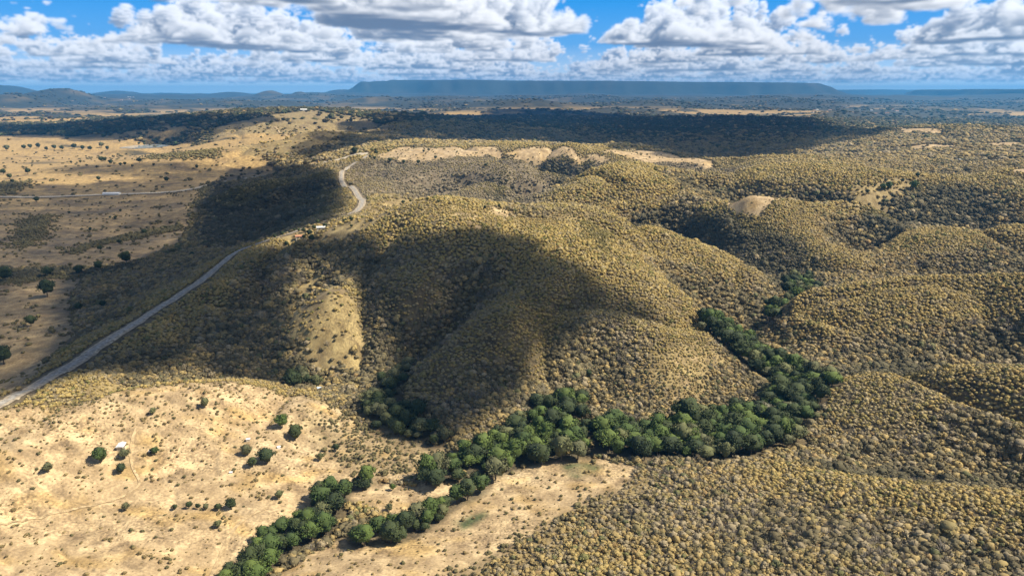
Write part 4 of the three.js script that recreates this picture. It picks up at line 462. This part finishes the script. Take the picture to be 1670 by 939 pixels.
house('pale_roof', 'flat pale roofed building on the far right scrub ridge', SPOTS.pale_roof, 0.35, 15, 11, 3, 0.6, M.cream, M.white, false);
{ const r = rng(12);
  for (let i = 0; i < 34; i++) { const right = i < 18, [cx, cz] = right ? SPOTS.village : SPOTS.town, x = cx + (r() - 0.5) * (right ? 900 : 1700), z = cz + (r() - 0.5) * (right ? 900 : 2600);
    const h = house('village_house', right ? 'tiny white house of the far village on the right' : 'tiny white house of the far town on the left', [x, z], r() * 0.8 - 0.4, 14 + 14 * r(), 10, 5, 2.5, M.white, r() < 0.5 ? M.tile : M.white, false); h.userData.group = right ? 'houses of the far village' : 'houses of the far town'; } }
{ const [x, z] = SPOTS.pond, s = new THREE.Shape(), n = 40; for (let i = 0; i < n; i++) { const a = i / n * 6.2832, q = 1 + 0.16 * n2(Math.cos(a) * 1.5 + 3, Math.sin(a) * 1.5), px = Math.cos(a) * 62 * q, pz = Math.sin(a) * 105 * q; i ? s.lineTo(px, pz) : s.moveTo(px, pz); }
  const g = new THREE.ShapeGeometry(s); g.rotateX(-Math.PI / 2); const m = add(new THREE.Mesh(g, M.water), 'pond', { kind: 'structure', label: 'long pale pond shining in the yellow fields of the left plain', category: 'pond' }); m.position.set(x, POND, z); }

// ---------------------------------------------------------------- low cumulus overhead that shade the land
{
  const puff = new THREE.IcosahedronGeometry(1, 2);
  const make = (key, gap, base, thick, dense, label) => {
    const vapour = new THREE.MeshStandardMaterial({ color: new THREE.Color().setRGB(0.92, 0.92, 0.92), roughness: 1, transparent: true, opacity: dense });
    AREAS[key].forEach((p) => {
      const r = rng(key.length * 31 + gap), { b } = boxed[key][0], parts = [];
      for (let z = b[2]; z < b[3]; z += gap) for (let x = b[0]; x < b[1]; x += gap) {
        const px = x + (r() - 0.5) * gap * 0.8, pz = z + (r() - 0.5) * gap * 0.8, d = inside(p, px, pz); if (d < -gap * 0.2 || (gap > 60 && r() < 0.1)) continue;
        const R = clamp(d + gap * 0.45, gap * 0.4, gap * 1.05) * (0.9 + 0.2 * r()), g = puff.clone(), P = g.attributes.position, ox = r() * 50;
        for (let k = 0; k < P.count; k++) { const X = P.getX(k), Y = P.getY(k), Z = P.getZ(k), q = R * (1 + 0.28 * n3(X * 1.7 + ox, Y * 1.7, Z * 1.7)); P.setXYZ(k, X * q, Math.max(Y, -0.25) * q * thick, Z * q); }
        const up = (base - heightAt(px, pz)) / SUN.y; g.translate(px + SUN.x * up, base + R * 0.25 * thick, pz + SUN.z * up); parts.push(g);
      }
      const g = mergeGeometries(parts); g.deleteAttribute('uv'); g.computeVertexNormals();
      add(new THREE.Mesh(g, vapour), 'cloud', { label, category: 'cloud' });
      console.log(key, parts.length);
    });
  };
  make('shade_hill', 7.5, 900, 0.6, 0.42, 'small flat cumulus overhead whose shadow lies on the central hill');
  make('shade_left', 16, 910, 0.6, 0.5, 'flat cumulus overhead whose shadow lies on the scrub along the road');
  make('shade_plain', 30, 920, 0.6, 0.16, 'wide thin cumulus overhead whose shadow lies on the left plain');
  make('shade_valley', 95, 960, 0.45, 0.5, 'broad cumulus bank overhead whose shadow darkens the far valley');
  make('shade_far', 110, 980, 0.4, 0.5, 'long cumulus bank overhead whose shadow darkens the far left plain');
}
renderer.render(scene, camera);
